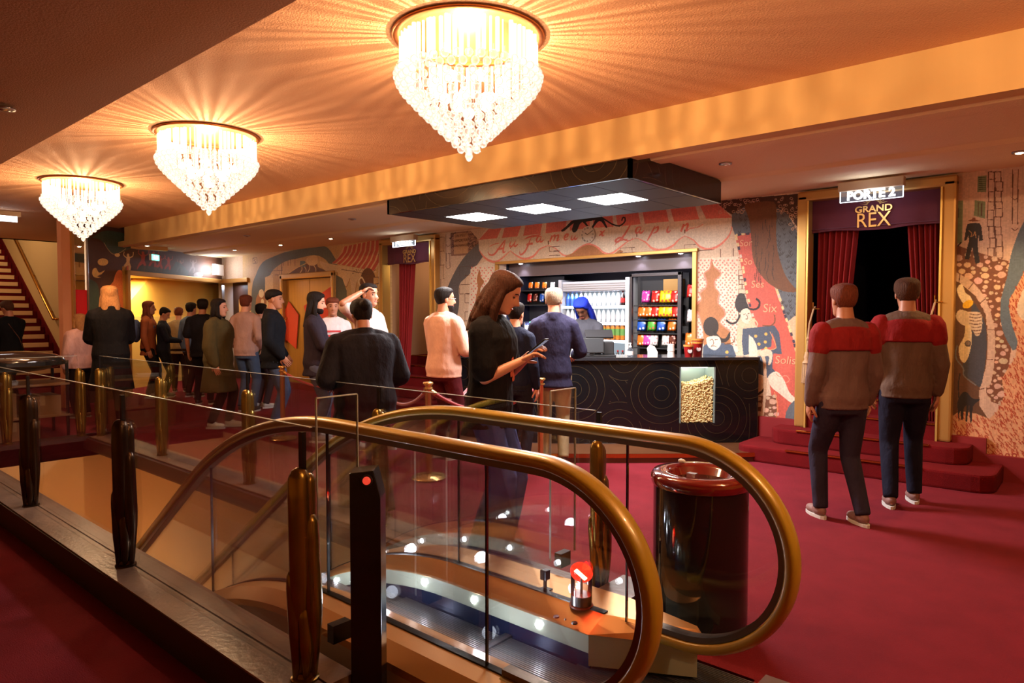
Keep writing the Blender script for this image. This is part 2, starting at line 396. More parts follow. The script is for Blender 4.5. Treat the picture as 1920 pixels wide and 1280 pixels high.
# red skirting, stepped near the doors
b = MB()
for (x0,x1,h) in ((-13.8,-9.95,.12),(-9.95,-9.26,.30),(-7.86,-7.2,.30),(-7.2,-6.7,.12),(-3.5,-2.95,.20),(-2.95,-2.42,.36),(-1.04,-.78,.36),(-.78,-.40,.22),(-.40,4,.05)):
    b.box((x0,7.25,0),(x1,7.31,h))
struct(b.build('baseboard_back', mat('red_painted_skirting', s2l((.48,.05,.08)), .6)), 'dark red stepped skirting')
ve = MB().box((-.39,7.24,.05),(.0,7.30,.46)).build('floor_vent', mat('vent_grille', s2l((.30,.28,.18)),.5,bump=1,scale=60)); tag(ve,'ornate grille low on the mural wall at the right edge','vent')
# stairs at the far left
M_nos = mat('cream_stair_nosing', s2l((.88,.76,.60)), .6)
b = MB(); b.box((-24,4.60,-.02),(-15.2,4.75,5.6)); struct(b.build('wall_stair', M_cream), 'cream wall along the staircase')
b = MB(); b.box((-24,-3,5.5),(-16.3,4.7,5.6)); b.box((-24,-3,0),(-23.9,4.7,5.6)); struct(b.build('wall_stairwell', M_cream))
b = MB(); b.box((-16.5,-3,ZC),(-16.3,4.6,5.5)); struct(b.build('wall_stair_header', M_cream))
sc_ = thing('staircase', 'tall staircase of dark red carpet with cream nosings on the left', 'stairs', (-16,3.19,0))
for k in range(26):
    z1 = .17*(k+1); MB().box((-.28*(k+1)-.02,-1.6,z1-.17),(-.28*k,1.38,z1)).build('stair_step', M_carpet_dark, sc_)
    MB().box((-.28*k-.05,-1.59,z1-.085),(-.28*k+.012,1.30,z1+.006)).build('nosing', M_nos, sc_)
s_ = MB().extr([(0,1.39,.0),(0,1.39,.26),(-.28*26,1.39,.26+.17*26),(-.28*26,1.39,.17*26)],(0,.03,0)).build('stringer', M_carpet_dark, sc_)
hr = thing('stair_handrail', 'slanting brass handrail on the cream staircase wall', 'handrail', (-16,4.53,0))
a = P(22,437,Y=4.52); c = P(100,598,Y=4.52)
MB().tube([(c[0]+16+.05,.06,c[2]),(c[0]+16,-.01,c[2]),(a[0]+16,-.01,a[2]),(a[0]+15.9,.06,a[2]+.03)], .028, 8).build('rail', M_brass, hr, smooth=True)
for t in (.1,.5,.9):
    q = c*(1-t)+a*t; MB().tube([(q[0]+16,-.01,q[2]),(q[0]+16,.07,q[2]-.06)], .012, 6).build('bracket', M_brass, hr)
# ---- escalator well
b = MB(); zb = -3.2
b.box((WX0-.1,WY1,zb),(WX1,WY1+.08,-.12)); b.box((WX0-.1,WY0-.16,zb),(WX0,WY1+.08,-.12)); b.box((WX0-.1,WY0-.16,zb),(WX1,WY0-.08,-.12)); b.box((WX0,WY0-.16,zb-.1),(WX1,WY1,zb))
b.box((WX0-.1,WY0-.16,-.2),(WX0,WY1,-.0)); b.box((WX0,WY1-.02,-.2),(WX1-.8,WY1+.02,-.0))
struct(b.build('wall_well', mat('well_paint', s2l((.90,.74,.52)), .75)), 'ochre painted lining of the escalator well')
b = MB()
b.prism([(-9.1,1.18),(-2.02,1.20),(-2.02,1.345),(-9.1,1.33)],.0,.15)
kn = struct(b.build('trim_7', M_kdark), 'dark faced kerb of the near balustrade')
MB().box((-9.1,1.20,.150),(-2.02,1.335,.158)).build('kerb_top', M_marble, kn); MB().box((-9.1,1.345,.150),(-2.02,1.45,.158)).build('kerb_top', M_marble, kn)
MB().box((-9.1,1.335,.0),(-2.02,1.45,.150)).build('kerb_inner', M_marble, kn)
kf = MB().box((-9.05,2.70,.0),(-1.78,2.98,.045)).build('trim_8', M_marble, bevel=.006); struct(kf, 'stone kerb of the far balustrade')
MB().box((-9.05,2.665,-.1),(-1.9,2.70,.03)).build('kerb_edge', M_kdark, kf)
ke = MB().box((-9.1,1.2,0),(-8.85,2.98,.045)).build('trim_9', M_kdark); struct(ke,'end kerb of the escalator well')
# ================================================================ chandeliers
M_rod = glassy('crystal_rod', (.55,.52,.48), .12, .1, ((1,.72,.42), 2.8))  # bulb glow put into the rods, tint darkened to cast ceiling streaks
M_drop = glassy('crystal_ball', (.93,.92,.90), .3, .05, ((1,.80,.62), .30))  # bulb glow put into the ball material as emission
M_bulb = emat('lit_bulb', (1,.78,.5), 26, False)
ringM = mat('copper_ring', s2l((.72,.45,.25)), .35, .8)
def chandelier(x, y, label, proto=None):
    if proto:
        c = copy_tree(proto); c.location = (x,y,ZC); c['label'] = label; return c
    t = thing('chandelier', label, 'chandelier', (x,y,ZC), 0, 'crystal chandeliers in a row')
    MB().lathe([(.30,-.002),(.40,-.002),(.412,-.010),(.40,-.020),(.36,-.020),(.36,-.012),(.30,-.02)], 48).build('ceiling_ring', ringM, t, smooth=True)
    b = MB(); rnd = random.Random(3)
    for k in range(104):
        a = rnd.uniform(0,2*PI) if k < 40 else 2*PI*k/64; r = .365+rnd.uniform(-.012,.012)
        l = -.20-.04*rnd.random(); w = rnd.choice((.004,.007,.011))
        b.tube([(r*math.cos(a),r*math.sin(a),-.036),(r*math.cos(a),r*math.sin(a),l)], w, 5, cap=False, caps=False)
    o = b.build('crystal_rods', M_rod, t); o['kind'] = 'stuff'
    bme = MB().sphere((0,0,0),.030,10,7).mesh('bulb', True); bme.materials.append(M_bulb)
    for n_,r_,z_ in ((8,.2,-.27),(5,.13,-.34),(1,0,-.41)):
        for k in range(n_): a = 2*PI*k/n_+.3; o = link('bulb', bme, t); o.location = (r_*math.cos(a), r_*math.sin(a), z_)
    ball = MB().sphere((0,0,0),.0225,9,6).tube([(0,0,.02),(0,0,.05)],.004,4,cap=False,caps=False).mesh('crystal_ball', True); ball.materials.append(M_drop)
    R = [.385,.375,.355,.325,.292,.258,.222,.186,.150,.114,.078,.042,0]
    for j, r in enumerate(R):
        z = -.225-.0345*j; n = max(1, int(2*PI*r/.062)) if j > 1 else 40
        if j in (2,3): n = 34-3*(j-2)
        for k in range(n):
            a = 2*PI*(k+.5*(j%2))/n
            o = link('crystal_ball', ball, t); o.location = (r*math.cos(a), r*math.sin(a), z)
    MB().tube([(0,0,-.61),(0,0,-.65)],.018,8).build('finial', M_drop, t, smooth=True)
    return t
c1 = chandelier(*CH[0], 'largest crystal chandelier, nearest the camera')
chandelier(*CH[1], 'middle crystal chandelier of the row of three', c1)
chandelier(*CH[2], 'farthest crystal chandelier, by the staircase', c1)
# ---- ceiling downlights
M_dl = emat('lit_downlight', (1,.75,.4), 40, False); M_dlo = mat('unlit_downlight', (.5,.42,.38), .2, .8)
def downlight(x, y, z, lit, label, cool=False, pw=34):
    t = thing('ceiling_spotlight', label, 'spotlight', (x,y,z), 0, 'recessed ceiling spotlights')
    MB().lathe([(.036,-.001),(.052,-.001),(.052,-.010),(.036,-.012)],18).build('trim_ring', M_steel, t, smooth=True)
    MB().lathe([(.0,-.020),(.018,-.017),(.034,-.010),(.034,-.002),(0,-.002)],14).build('lamp_face', (emat('cool_downlight',COOL,30,False) if cool else M_dl) if lit else M_dlo, t)
    if lit: lamp('spot_light','SPOT',(x,y,z-.03), pw if not cool else 6, (1,.62,.25) if not cool else COOL, .02, (0,0,0), 110)
for px,py,lit,la in ((440,467,1,'lit spotlight in the rear ceiling above the niche corner'),(526,458,1,'lit spotlight above the left end of the gold double door'),
                     (620,446,1,'small spotlight above the striped awning mural'),(463,443,0,'unlit spotlight in the rear ceiling at far left'),(660,412,0,'unlit spotlight left of the black canopy'),
                     (1360,309,0,'unlit spotlight right of the black canopy'),(1912,287,1,'lit spotlight at the right edge of the photo')):
    p = P(px,py,Z=2.69); downlight(p[0],p[1],float(np.interp(p[1],[5.02,6.05,6.12,6.42,6.46,7.35],[2.70,2.71,2.685,2.685,2.70,2.72]))-.001,lit,la,pw=95 if px>1900 else 34)
#
p = P(8,202,Z=2.585); downlight(p[0],p[1],2.585,0,'unlit spotlight in the low dark soffit')
p = P(240,457,Z=2.635); downlight(p[0],p[1]+.3,2.635,1,'spotlight under the left end of the fascia beam')
# extra wall washers over the mural (same fittings, seen edge-on or out of frame)
# ---- hanging lit signs
M_sg = emat('lit_sign_face', (.85,.92,1), 3, True); M_sgl = emat('lit_letters', (1,1,1), 6, False)
M_case = mat('beige_sign_case', s2l((.72,.62,.52)), .5)
def hang_sign(x0, x1, y, z0, z1, txt, label, h=.10):
    cx = (x0+x1)/2; t = thing('hanging_sign', label, 'sign', (cx,y,z1)); w = (x1-x0)/2
    MB().box((-w,-.045,-.085),(w,.045,0)).build('case', M_case, t, bevel=.006)
    pane = MB().box((-w+.015,-.004,z0-z1),(w-.015,.004,-.085)).build('sign_pane', glassy('sign_acrylic',(.85,.9,.95),.2,.05,((.8,.88,1),.06)), t)
    for (a,c) in (((-w+.01,-.006,z0-z1-.006),(w-.01,.006,z0-z1)),((-w+.008,-.006,z0-z1),(-w+.015,.006,-.085)),((w-.015,-.006,z0-z1),(w-.008,.006,-.085))):
        MB().box(a,c).build('lit_edge', M_sg, pane)
    me = text_mesh(txt, h*1.25, .003, 0, .004)
    me.transform(Matrix.Translation((0,-.012,z0-z1+.015)) @ Matrix.Rotation(PI/2,4,'X'))
    link('lettering', me, pane, M_sgl)
    lamp('sign_light','POINT',(cx,y-.05,(z0+z1)/2-.1),2.2,COOL,.06)
hang_sign(-1.95,-1.40,6.95,2.51,2.69,'PORTE 2','lit hanging sign reading PORTE 2 over the right doorway',.085)
hang_sign(-8.58,-8.02,6.95,2.52,2.68,'PORTE','glowing hanging sign over the doorway left of the kiosk')
hs = thing('hanging_sign','glowing hanging sign at the foot of the staircase','sign',(-12.0,2.2,2.945))
MB().box((-.03,-.6,-.07),(.03,.64,0)).build('case', M_case, hs); MB().box((-.01,-.6,-.15),(.01,.60,-.07)).build('sign_pane', emat('white_sign',(.95,.97,1),6), hs)
# green exit sign
p = P(318,484,Z=2.56)
ex = thing('exit_sign','small green running man exit sign on the dark mural','sign',(*ept(2.05,-.06),2.52), math.atan2(EU[1],EU[0])-PI)
MB().box((-.12,-.025,-.06),(.12,.025,.06)).build('case', M_white, ex)
MB().box((-.11,.026,-.05),(.11,.03,.05)).build('face', emat('green_exit',(.1,.9,.6),5), ex)
MB().box((-.06,.031,-.035),(-.01,.034,.035)).sphere((.045,.032,.028),.011,8,5).tube([(.04,.032,.014),(.025,.032,-.008),(.0,.032,-.03)],.007,5).tube([(.03,.032,-.008),(.055,.032,-.03)],.007,5).tube([(.04,.032,.01),(.07,.032,.0)],.005,5).build('running_figure', emat('white_picto',(1,1,1),5,False), ex)
# ---- bright lamp box in the niche corner, above the frame
lb = thing('flood_lamp','very bright white flood lamp at the corner of the dark mural','lamp',(-14.55,7.0,2.42), math.radians(-50))
MB().box((-.2,-.05,-.12),(.2,.03,.12)).build('housing', M_white, lb, bevel=.01)
MB().box((-.18,-.056,-.1),(.18,-.05,.1)).build('diffuser', emat('flood_face',(.92,.95,1),40,False), lb)
lamp('flood_light','POINT',(-14.35,6.85,2.40),15,COOL,.1)
lamp('niche_light','AREA',(*ept(2.6,.55),2.15),42,(1,.74,.4),.5)
lamp('niche_cool_light','AREA',(-14.75,7.42,2.12),5,COOL,.15)
# ================================================================ railings with gilt posts
M_post = mat('gilt_bronze', s2l((.50,.39,.16)), .26, .8, var=.3, vscale=7)
M_postd = mat('darker_gilt_bronze', s2l((.26,.19,.13)), .28, .9, var=.3, vscale=9)  # darker copy of the gilt bronze, for the farther near posts
def post_mesh(name):
    b = MB()
    def petal(cx, cy, z0, z1, r, wob=.0, fl=.7, n=12):
        pts = []; rad = []
        for k in range(11):
            t = k/10; pts.append((cx+wob*math.sin(t*PI*1.4), cy, z0+(z1-z0)*t)); rad.append(r*(.45+.55*min(1,t*2.2))*(1-.08*(t>.9)))
        b.tube(pts, rad, n, fl)
    petal(0,-.012,.0,.77,.043,.004,.8)
    petal(-.016,.022,.0,.75,.036,-.006,.9)
    petal(.020,.018,.0,.60,.034,.010,.9)
    petal(-.006,-.03,.0,.40,.030,.008,.8)
    petal(.026,-.012,.02,.27,.026,.008,.8)
    return b.mesh(name, True)
PM = post_mesh('post')
def post(x, y, z0, h, label, m, grp, cap=True, slot=None):
    t = thing('balustrade_post', label, 'post', (x,y,z0), 0, grp)
    me = PM.copy(); me.materials.append(m); o = link('post_body', me, t); o.scale = (1,1,(h-.02)/.80)
    MB().lathe([(.05,0),(.05,.008),(.036,.014),(.034,.03)],16).build('foot_plate', m, t, smooth=False)
    if slot: MB().box((-.012,-.008,h-.07),(.012,.008,slot-z0)).build('glass_clamp', M_black, t)
    return t
near_lab = ['nearest gilt post beside the black emergency stop column','second gilt post of the near balustrade, at its dark kerb','third gilt post of the near balustrade, left in the photo','fourth gilt post of the near balustrade']
for k, x in enumerate((-2.12,-3.79,-5.47,-7.15)):
    post(x,1.31,.158,.77,near_lab[k],M_post if k==0 else M_postd,'gilt posts of the near balustrade',slot=1.04)
far_lab = ['gilt post at the right end of the far balustrade, by the litter bin','gilt post of the far balustrade under the far handrail','gilt post of the far balustrade in front of the man in the dark jacket','gilt post of the far balustrade in front of the people in dark clothes','gilt post near the far left corner of the well']
for k, x in enumerate((-1.88,-3.62,-5.36,-7.10,-8.80)):
    post(x,2.81,.045,.80,far_lab[k],M_post,'gilt posts of the far balustrade',slot=.97)
post(-8.98,2.66,.045,.80,'gilt post turning the far left corner of the well',M_post,'gilt posts of the far balustrade')
post(-8.98,1.95,.045,.80,'gilt post in the middle of the short end balustrade',M_post,'gilt posts of the far balustrade')
def glass_run(name, label, axis, c, a0, a1, cuts, z0, z1):
    t = thing(name, label, 'glass railing', (0,0,0)); cs = [a0]+cuts+[a1]
    for i in range(len(cs)-1):
        u0, u1 = cs[i]+.006, cs[i+1]-.006
        if axis == 'x': A=(u0,c-.006,z0); B=(u1,c+.006,z1); E=((u0,c-.006,z1),(u1,c+.006,z1+.003))
        else: A=(c-.006,u0,z0); B=(c+.006,u1,z1); E=((c-.006,u0,z1),(c+.006,u1,z1+.003))
        g = MB().box(A,B).build('glass_pane', M_glass, t); MB().box(*E).build('edge_highlight', M_edge, g)
    return t
glass_run('glass_balustrade','near clear glass balustrade along the escalator well','x',1.31,-9.0,-2.06,[-7.15,-5.47,-3.79],.158,1.06)
glass_run('glass_balustrade','far clear glass balustrade along the escalator well','x',2.81,-8.80,-1.90,[-7.10,-5.36,-3.62],.045,.975)
glass_run('glass_balustrade','short end glass balustrade at the head of the well','y',-8.98,1.33,2.64,[1.95],.045,.975)
for (x,y0,y1,z,la) in ((-2.02,2.60,2.80,1.08,'small clear glass guard pane by the far handrail'),(-2.2,1.42,1.60,1.14,'small clear glass guard pane by the near handrail')):
    g = MB().box((x-.005,y0,.25),(x+.005,y1,z)).build('guard_pane', glassy('guard_glass',(.985,.985,.98),.035,.02)); tag(g,la,'glass')
    for (A,B) in (((x-.005,y0,z),(x+.005,y1,z+.004)),((x-.005,y1,.25),(x+.005,y1+.003,z)),((x-.005,y0-.003,.25),(x+.005,y0,z))): MB().box(A,B).build('edge_highlight', M_edge, g)
    MB().box((x-.02,(y0+y1)/2-.04,.20),(x+.02,(y0+y1)/2+.04,.27)).build('clamp', M_black, g)
# ================================================================ escalator
TAN = .7265; RC = 2.4; XC = -2.55
def dz(x):
    u = XC-x
    if u <= 0: return 0
    if u < 1.41: return -(RC-math.sqrt(RC*RC-u*u))
    return -(.458+(u-1.41)*TAN)
esc = thing('escalator','escalator going down to the left between glass sides and golden handrails','escalator',(0,0,0))
M_hand = mat('golden_handrail_rubber', s2l((.66,.53,.13)), .36, .1, coat=.35)
M_guide = mat('handrail_guide_metal', s2l((.45,.40,.36)), .3, .9)
M_deck = mat('copper_gold_deck', s2l((.78,.58,.36)), .35, .6, bump=.03, scale=150)
M_creamp = mat('cream_enamel_panel', s2l((.72,.74,.66)), .35)
M_skirt = mat('dark_blue_skirt', s2l((.13,.16,.27)), .22, .3)
M_tread = mat('ribbed_aluminium', (.34,.34,.37), .32, .9)
M_escbody = mat('escalator_cladding', s2l((.80,.72,.60)), .5)
Xn = [-1.9,-2.3,-2.55]+[-2.55-.12*k for k in range(1,13)]+[-4.6,-5.5,-6.5,-7.4]
def rail_pts(s, Y):
    pts = []
    for x in (-7.4,-6.5,-5.5,-4.6,-4.2): pts.append((x,Y,.965+dz(x)))
    for k in range(12,-1,-1): x=-2.55-.12*k; pts.append((x,Y,.965+dz(x)))
    pts += [(x,Y,.965) for x in (-2.2,-1.8,-1.55)]
    cx, cz, r, rz = -1.40,.575,.42,.39
    for k in range(0,19): a = PI/2-PI*k/18; pts.append((cx+r*math.cos(a),Y,cz+rz*math.sin(a)))
    pts += [(-1.55,Y,.185)]
    return [(x+s,y,z) for x,y,z in pts]
def path_sweep(path, prof):  # prof (side, normal) closed; path in XZ plane
    b = MB(); n = len(prof); m = len(path); vs = []
    for i in range(m):
        p = np.array(path[i]); t = np.array(path[min(i+1,m-1)])-np.array(path[max(i-1,0)]); t /= np.linalg.norm(t)
        nn = np.array([-t[2],0,t[0]])
        for a, c in prof: vs.append(p+np.array([0,1,0])*a+nn*c)
    fs = [(j*n+k,j*n+(k+1)%n,(j+1)*n+(k+1)%n,(j+1)*n+k) for j in range(m-1) for k in range(n)]
    fs += [tuple(range(n))[::-1], tuple(range((m-1)*n,m*n))]
    return b.add(vs,fs)
hprof = [(.039*math.cos(a)*(1 if abs(math.cos(a))<.8 else 1.0),.020*math.sin(a)+.008) for a in [PI*k/10 for k in range(11)]]+[(-.040,-.008),(-.030,-.016),(.030,-.016),(.040,-.008)]
gprof = [(-.022,-.018),(.022,-.018),(.022,-.040),(-.022,-.040)]
def side(Y, s, sg, far):
    # sg: +1 far side (outer = +Y), -1 near side
    path = spline(rail_pts(s,Y),2)
    rl = path_sweep(path,hprof).build('handrail', M_hand, esc, smooth=True)
    path_sweep(path,gprof).build('handrail_guide', M_guide, esc)
    # glass panes
    top = [(p[0],p[2]) for p in path]; 
    arc0 = next(i for i,p in enumerate(top) if p[0] >= -1.62+s)
    def zt(x): return .93+dz(x-s)
    cuts = [-6.4,-5.0,-3.75,-2.62,-1.64]
    for i in range(len(cuts)-1):
        a, c = cuts[i]+s+.004, cuts[i+1]+s-.004; xs = np.linspace(a,c,9)
        sk = -.0
        poly = [(x,Y-.005,.19+dz(x-s)) for x in xs]+[(x,Y-.005,zt(x)) for x in xs[::-1]]
        MB().extr(poly,(0,.010,0)).build('glass_pane', M_glass, esc)
    cx, cz = -1.40+s,.575
    poly = [(-1.636+s,Y-.005,.19),(-1.30+s,Y-.005,.19)]+[(cx+.38*math.cos(a),Y-.005,cz+.355*math.sin(a)) for a in [-PI/2+PI*k/16 for k in range(1,17)]]+[(-1.636+s,Y-.005,.93)]
    MB().extr(poly,(0,.010,0)).build('glass_pane', M_glass, esc)
    for xc in cuts[1:]: MB().box((xc+s-.003,Y-.006,.19+dz(xc)),(xc+s+.003,Y+.006,.93+dz(xc))).build('pane_joint', M_black, esc)
    g = lambda y: Y+sg*y
    X0_ = -1.56 if far else -1.5
    pa = [(X0_,0)]+[(x+s,dz(x)) for x in Xn]
    MB().sweep([(g(-.13),.150),(g(-.015),.196),(g(-.015),.180),(g(-.125),.138)],pa).build('inner_deck', M_deck, esc)
    MB().sweep([(g(-.128),.150),(g(-.128),.072),(g(-.115),.072),(g(-.115),.145)],pa).build('cream_panel', M_creamp, esc)
    MB().sweep([(g(-.118),.08),(g(-.118),-.35),(g(-.108),-.35),(g(-.108),.08)],pa).build('skirt_panel', M_skirt, esc)
    MB().sweep([(g(-.015),.19),(g(-.015),.202),(g(.015),.202),(g(.015),.19)],pa).build('glass_channel', M_black, esc)
    oy = .26 if far else .16
    MB().sweep([(g(.015),.196),(g(oy-.06),.196),(g(oy),.15),(g(oy),.12),(g(.015),.12)],pa).build('outer_deck', M_deck, esc)
    MB().sweep([(g(-.10),.12),(g(oy-.01),.12),(g(oy-.01),-.55),(g(-.10),-.55)],pa).build('side_cladding', M_escbody, esc)
    MB().sweep([(g(oy-.01),.02),(g(oy),.02),(g(oy),-.06),(g(oy-.01),-.06)],pa).build('recess_band', mat('brown_band',s2l((.35,.22,.14)),.5), esc)  # brown recess band below the outer deck
    # deck end: cream newel skirt flaring outwards
    q = [(X0_,g(-.128)),(-1.24+s*.3,g(.08)),(-1.30+s*.3,g(.14)),(X0_,g(oy))]
    MB().prism(q,0.02,.150).build('newel_skirt', M_creamp, esc)
    b = MB(); n = 4; q2 = [(X0_,g(-.13)),(-1.20+s*.3,g(.08)),(-1.24+s*.3,g(.15)),(X0_,g(oy))]
    b.add([(x,y,.150) for x,y in q2]+[(X0_,g(-.015),.196),(-1.26+s*.3,g(.11),.196),(-1.27+s*.3,g(.14),.196),(X0_,g(oy-.06),.196)],[(0,3,2,1),(4,5,6,7),(0,1,5,4),(1,2,6,5),(2,3,7,6),(3,0,4,7)])
    b.build('newel_deck', M_deck, esc)
    return
side(2.39,.18,1,True); side(1.744,0,-1,False)
# comb, landing plate, treads
YA, YB = 1.864, 2.27
def ribbed(x0, x1, z, name, zb=None, parent=esc, ya=YA, yb=YB, dark=False):
    b = MB(); b.box((x0,ya,z-.02 if zb is None else zb),(x1,yb,z-.006))
    n = int((yb-ya)/.0125)
    for k in range(n): y = ya+.0125*k+.003; b.box((x0,y,z-.006),(x1,y+.006,z))
    return b.build(name, M_tread, parent)
ribbed(-1.98,-1.62,.004,'comb_plate')
ribbed(-1.62,-.98,.006,'landing_plate',ya=1.55,yb=2.62)
MB().box((-1.0,1.5,-.1),(-.9,2.7,.005)).build('landing_frame', M_steel, esc)
x = -1.98; k = 0
while x > -6.6:
    z = dz(min(x-.1,-2.0)+.0) if x < -2.3 else 0
    ribbed(x-.36,x,z-.008 if k else -.006,'escalator_step',zb=z-.26); x -= .36; k += 1
MB().box((-2.02,YA,.002),(-1.98,YB,.012)).build('comb', mat('comb_dark',(.05,.05,.06),.4), esc)
# round LED lamps in the far cream panel and along the near one
M_led = emat('white_led', (.85,.92,1), 30, False)
def led(x, Y, z, sgn):
    MB().lathe([(.0,0),(.017,0),(.015,.006),(0,.008)],14).build('led_lamp', M_led, esc)
    o = esc.children[-1] if False else bpy.data.objects[[o for o in bpy.data.objects.keys() if o.startswith('led_lamp')][-1]]
    return o
ledme = MB().lathe([(.0,0),(.016,0),(.015,.006),(0,.008)],14).mesh('led_lamp'); ledme.materials.append(M_led)
for k, x in enumerate((-1.82,-2.21,-2.56,-2.93,-3.32,-3.70)):
    for Y, sg, s in ((2.39,1,.18),(1.744,-1,0)):
        o = link('led_lamp', ledme, esc); o.location = (x, Y-sg*.129, .112+dz(x-s)); o.rotation_euler = (PI/2*sg,0,0)
for x in (-1.95,-2.6,-3.2,-3.9):
    lamp('escalator_led_light','POINT',(x,2.067,.10+dz(x)),3.2,COOL,.03)
lamp('well_light','POINT',(-4.4,2.5,-.9),8,COOL,.1)
lamp('well_warm_fill','POINT',(-7.6,2.1,-1.6),26,(1,.66,.34),.15)  # unseen warm fill added to brighten the well lining
# emergency buttons on the deck
kx, ky, kz = P(1045,1155,Z=.175)
for j,(c,m) in enumerate(((s2l((.55,.12,.12)),'red_key_button'),((.5,.45,.35),'screw'),((.05,.05,.05),'key_switch'))):
    px = (1043,1060,1077)[j]; py=(1155,1160,1167)[j]; p = P(px,py,Z=.178)
    MB().lathe([(0,0),((.013,.005,.013)[j],0),((.012,.004,.012)[j],.006),(0,.007)],12,(p[0],p[1],p[2]-.004)).build(m, mat(m+'_m',c,.35), esc)
# photo sensor box
p = P(1022,1106,Z=.196)
sb = thing('sensor_box','small black box on a short stem standing on the escalator deck','box',(p[0],p[1],.196))
MB().box((-.025,-.025,0),(.025,.025,.006)).build('base_plate', M_black, sb); MB().box((-.006,-.006,.006),(.006,.006,.05)).build('stem', M_black, sb); MB().box((-.016,-.018,.05),(.016,.018,.095)).build('housing', M_black, sb, bevel=.003)
# warning beacon
p = P(1090,1135,Z=.196)
be = thing('warning_beacon','red lit traffic light disc in a clear cylinder on the escalator deck','beacon',(p[0],p[1],.197))
MB().lathe([(.052,0),(.052,.006),(.046,.008)],24).build('red_base_ring', mat('beacon_ring',s2l((.6,.3,.22)),.4), be)
MB().lathe([(.044,.006),(.044,.05),(.0,.05)],24).build('steel_base', M_steel, be, smooth=False)
MB().lathe([(.046,.008),(.046,.155)],24,cap=False).build('clear_cylinder', glassy('beacon_acrylic',(.95,.9,.9),.3,.03), be, smooth=True)
MB().lathe([(.006,.05),(.006,.12)],8).build('stem', M_steel, be)
R_ = Matrix.Rotation(math.radians(35),4,'Y') @ Matrix.Rotation(0,4,'Z')
me = MB().lathe([(.0,-.012),(.045,-.012),(.05,0),(.045,.012),(0,.012)],24).mesh('d',True); me.transform(Matrix.Translation((0,0,.145)) @ Matrix.Rotation(math.radians(41),4,'Z') @ Matrix.Rotation(math.radians(42),4,'Y') @ Matrix.Rotation(math.radians(-62),4,'X')); 
link('red_lens', me, be, glassy('red_acrylic',(1,.12,.06),.3,.05,((1,.05,.02),.9)))
me = MB().box((-.030,-.008,.0125),(.030,.008,.018)).mesh('d'); me.transform(Matrix.Translation((0,0,.145)) @ Matrix.Rotation(math.radians(41),4,'Z') @ Matrix.Rotation(math.radians(42),4,'Y') @ Matrix.Rotation(math.radians(-62),4,'X'))
me2 = MB().box((-.030,-.008,-.018),(.030,.008,-.0125)).mesh('d'); me2.transform(Matrix.Translation((0,0,.145)) @ Matrix.Rotation(math.radians(41),4,'Z') @ Matrix.Rotation(math.radians(42),4,'Y') @ Matrix.Rotation(math.radians(-62),4,'X'))
link('lit_bar', me, be, emat('red_led',(1,.25,.12),25,False)); link('lit_bar', me2, be, emat('red_led',(1,.25,.12),25,False))
lamp('beacon_light','POINT',(p[0]+.0,p[1]-.02,.36),.5,(1,.08,.04),.02)
# black emergency stop column
bp = thing('stop_column','black column with a red round emergency button on its slanted top','column',(-2.0,1.50,0),math.radians(41))
MB().extr([(-.055,-.05,0),(.055,-.05,0),(.055,-.05,.80),(.03,-.05,.90),(-.055,-.05,.89)],(0,.10,0)).build('casing', M_black, bp, bevel=.004)
me = MB().lathe([(0,0),(.015,0),(.014,.010),(.009,.014),(0,.015)],18).mesh('d',True); me.transform(Matrix.Translation((.008,-.051,.865)) @ Matrix.Rotation(PI/2,4,'X'))
link('red_button', me, bp, emat('red_button_lit',(.9,.06,.03),.9,False))
me = MB().lathe([(.016,0),(.021,0),(.02,.005),(.016,.005)],18).mesh('d'); me.transform(Matrix.Translation((.008,-.051,.865)) @ Matrix.Rotation(PI/2,4,'X')); link('button_collar', me, bp, M_blackm)
# dark bracket box right of far kerb
bx = thing('kerb_box','dark metal box at the right end of the far kerb','box',(-1.74,2.80,0))
MB().box((-.06,-.12,0),(.10,.12,.13)).build('casing', M_black, bx, bevel=.005); MB().box((-.07,-.13,.13),(.11,.13,.14)).build('lid', M_marble, bx)
# litter bin
bi = thing('litter_bin','glossy black round litter bin with a red rim in front of the counter','bin',(-1.39,2.91,0))
MB().lathe([(.205,0),(.205,.03),(.212,.035),(.212,.69)],48).build('body', mat('glossy_black_enamel',(.006,.006,.007),.07), bi, auto=40)
MB().lathe([(.218,.675),(.224,.69),(.224,.715),(.212,.733),(.16,.735),(.140,.722),(.10,.62),(.05,.60),(0,.60)],48,cap=False).build('rim', mat('glossy_red_enamel',s2l((.42,.06,.07)),.12,coat=1), bi, auto=60)
MB().box((-.01,-.12,.70),(.03,-.09,.745)).build('latch', M_steel, bi)
tg = MB().sphere((-1.52,2.98,.75),(.02,.012,.012),8,5).build('crumpled_tissue', M_white); tag(tg,'crumpled tissue on the rim of the litter bin','litter')
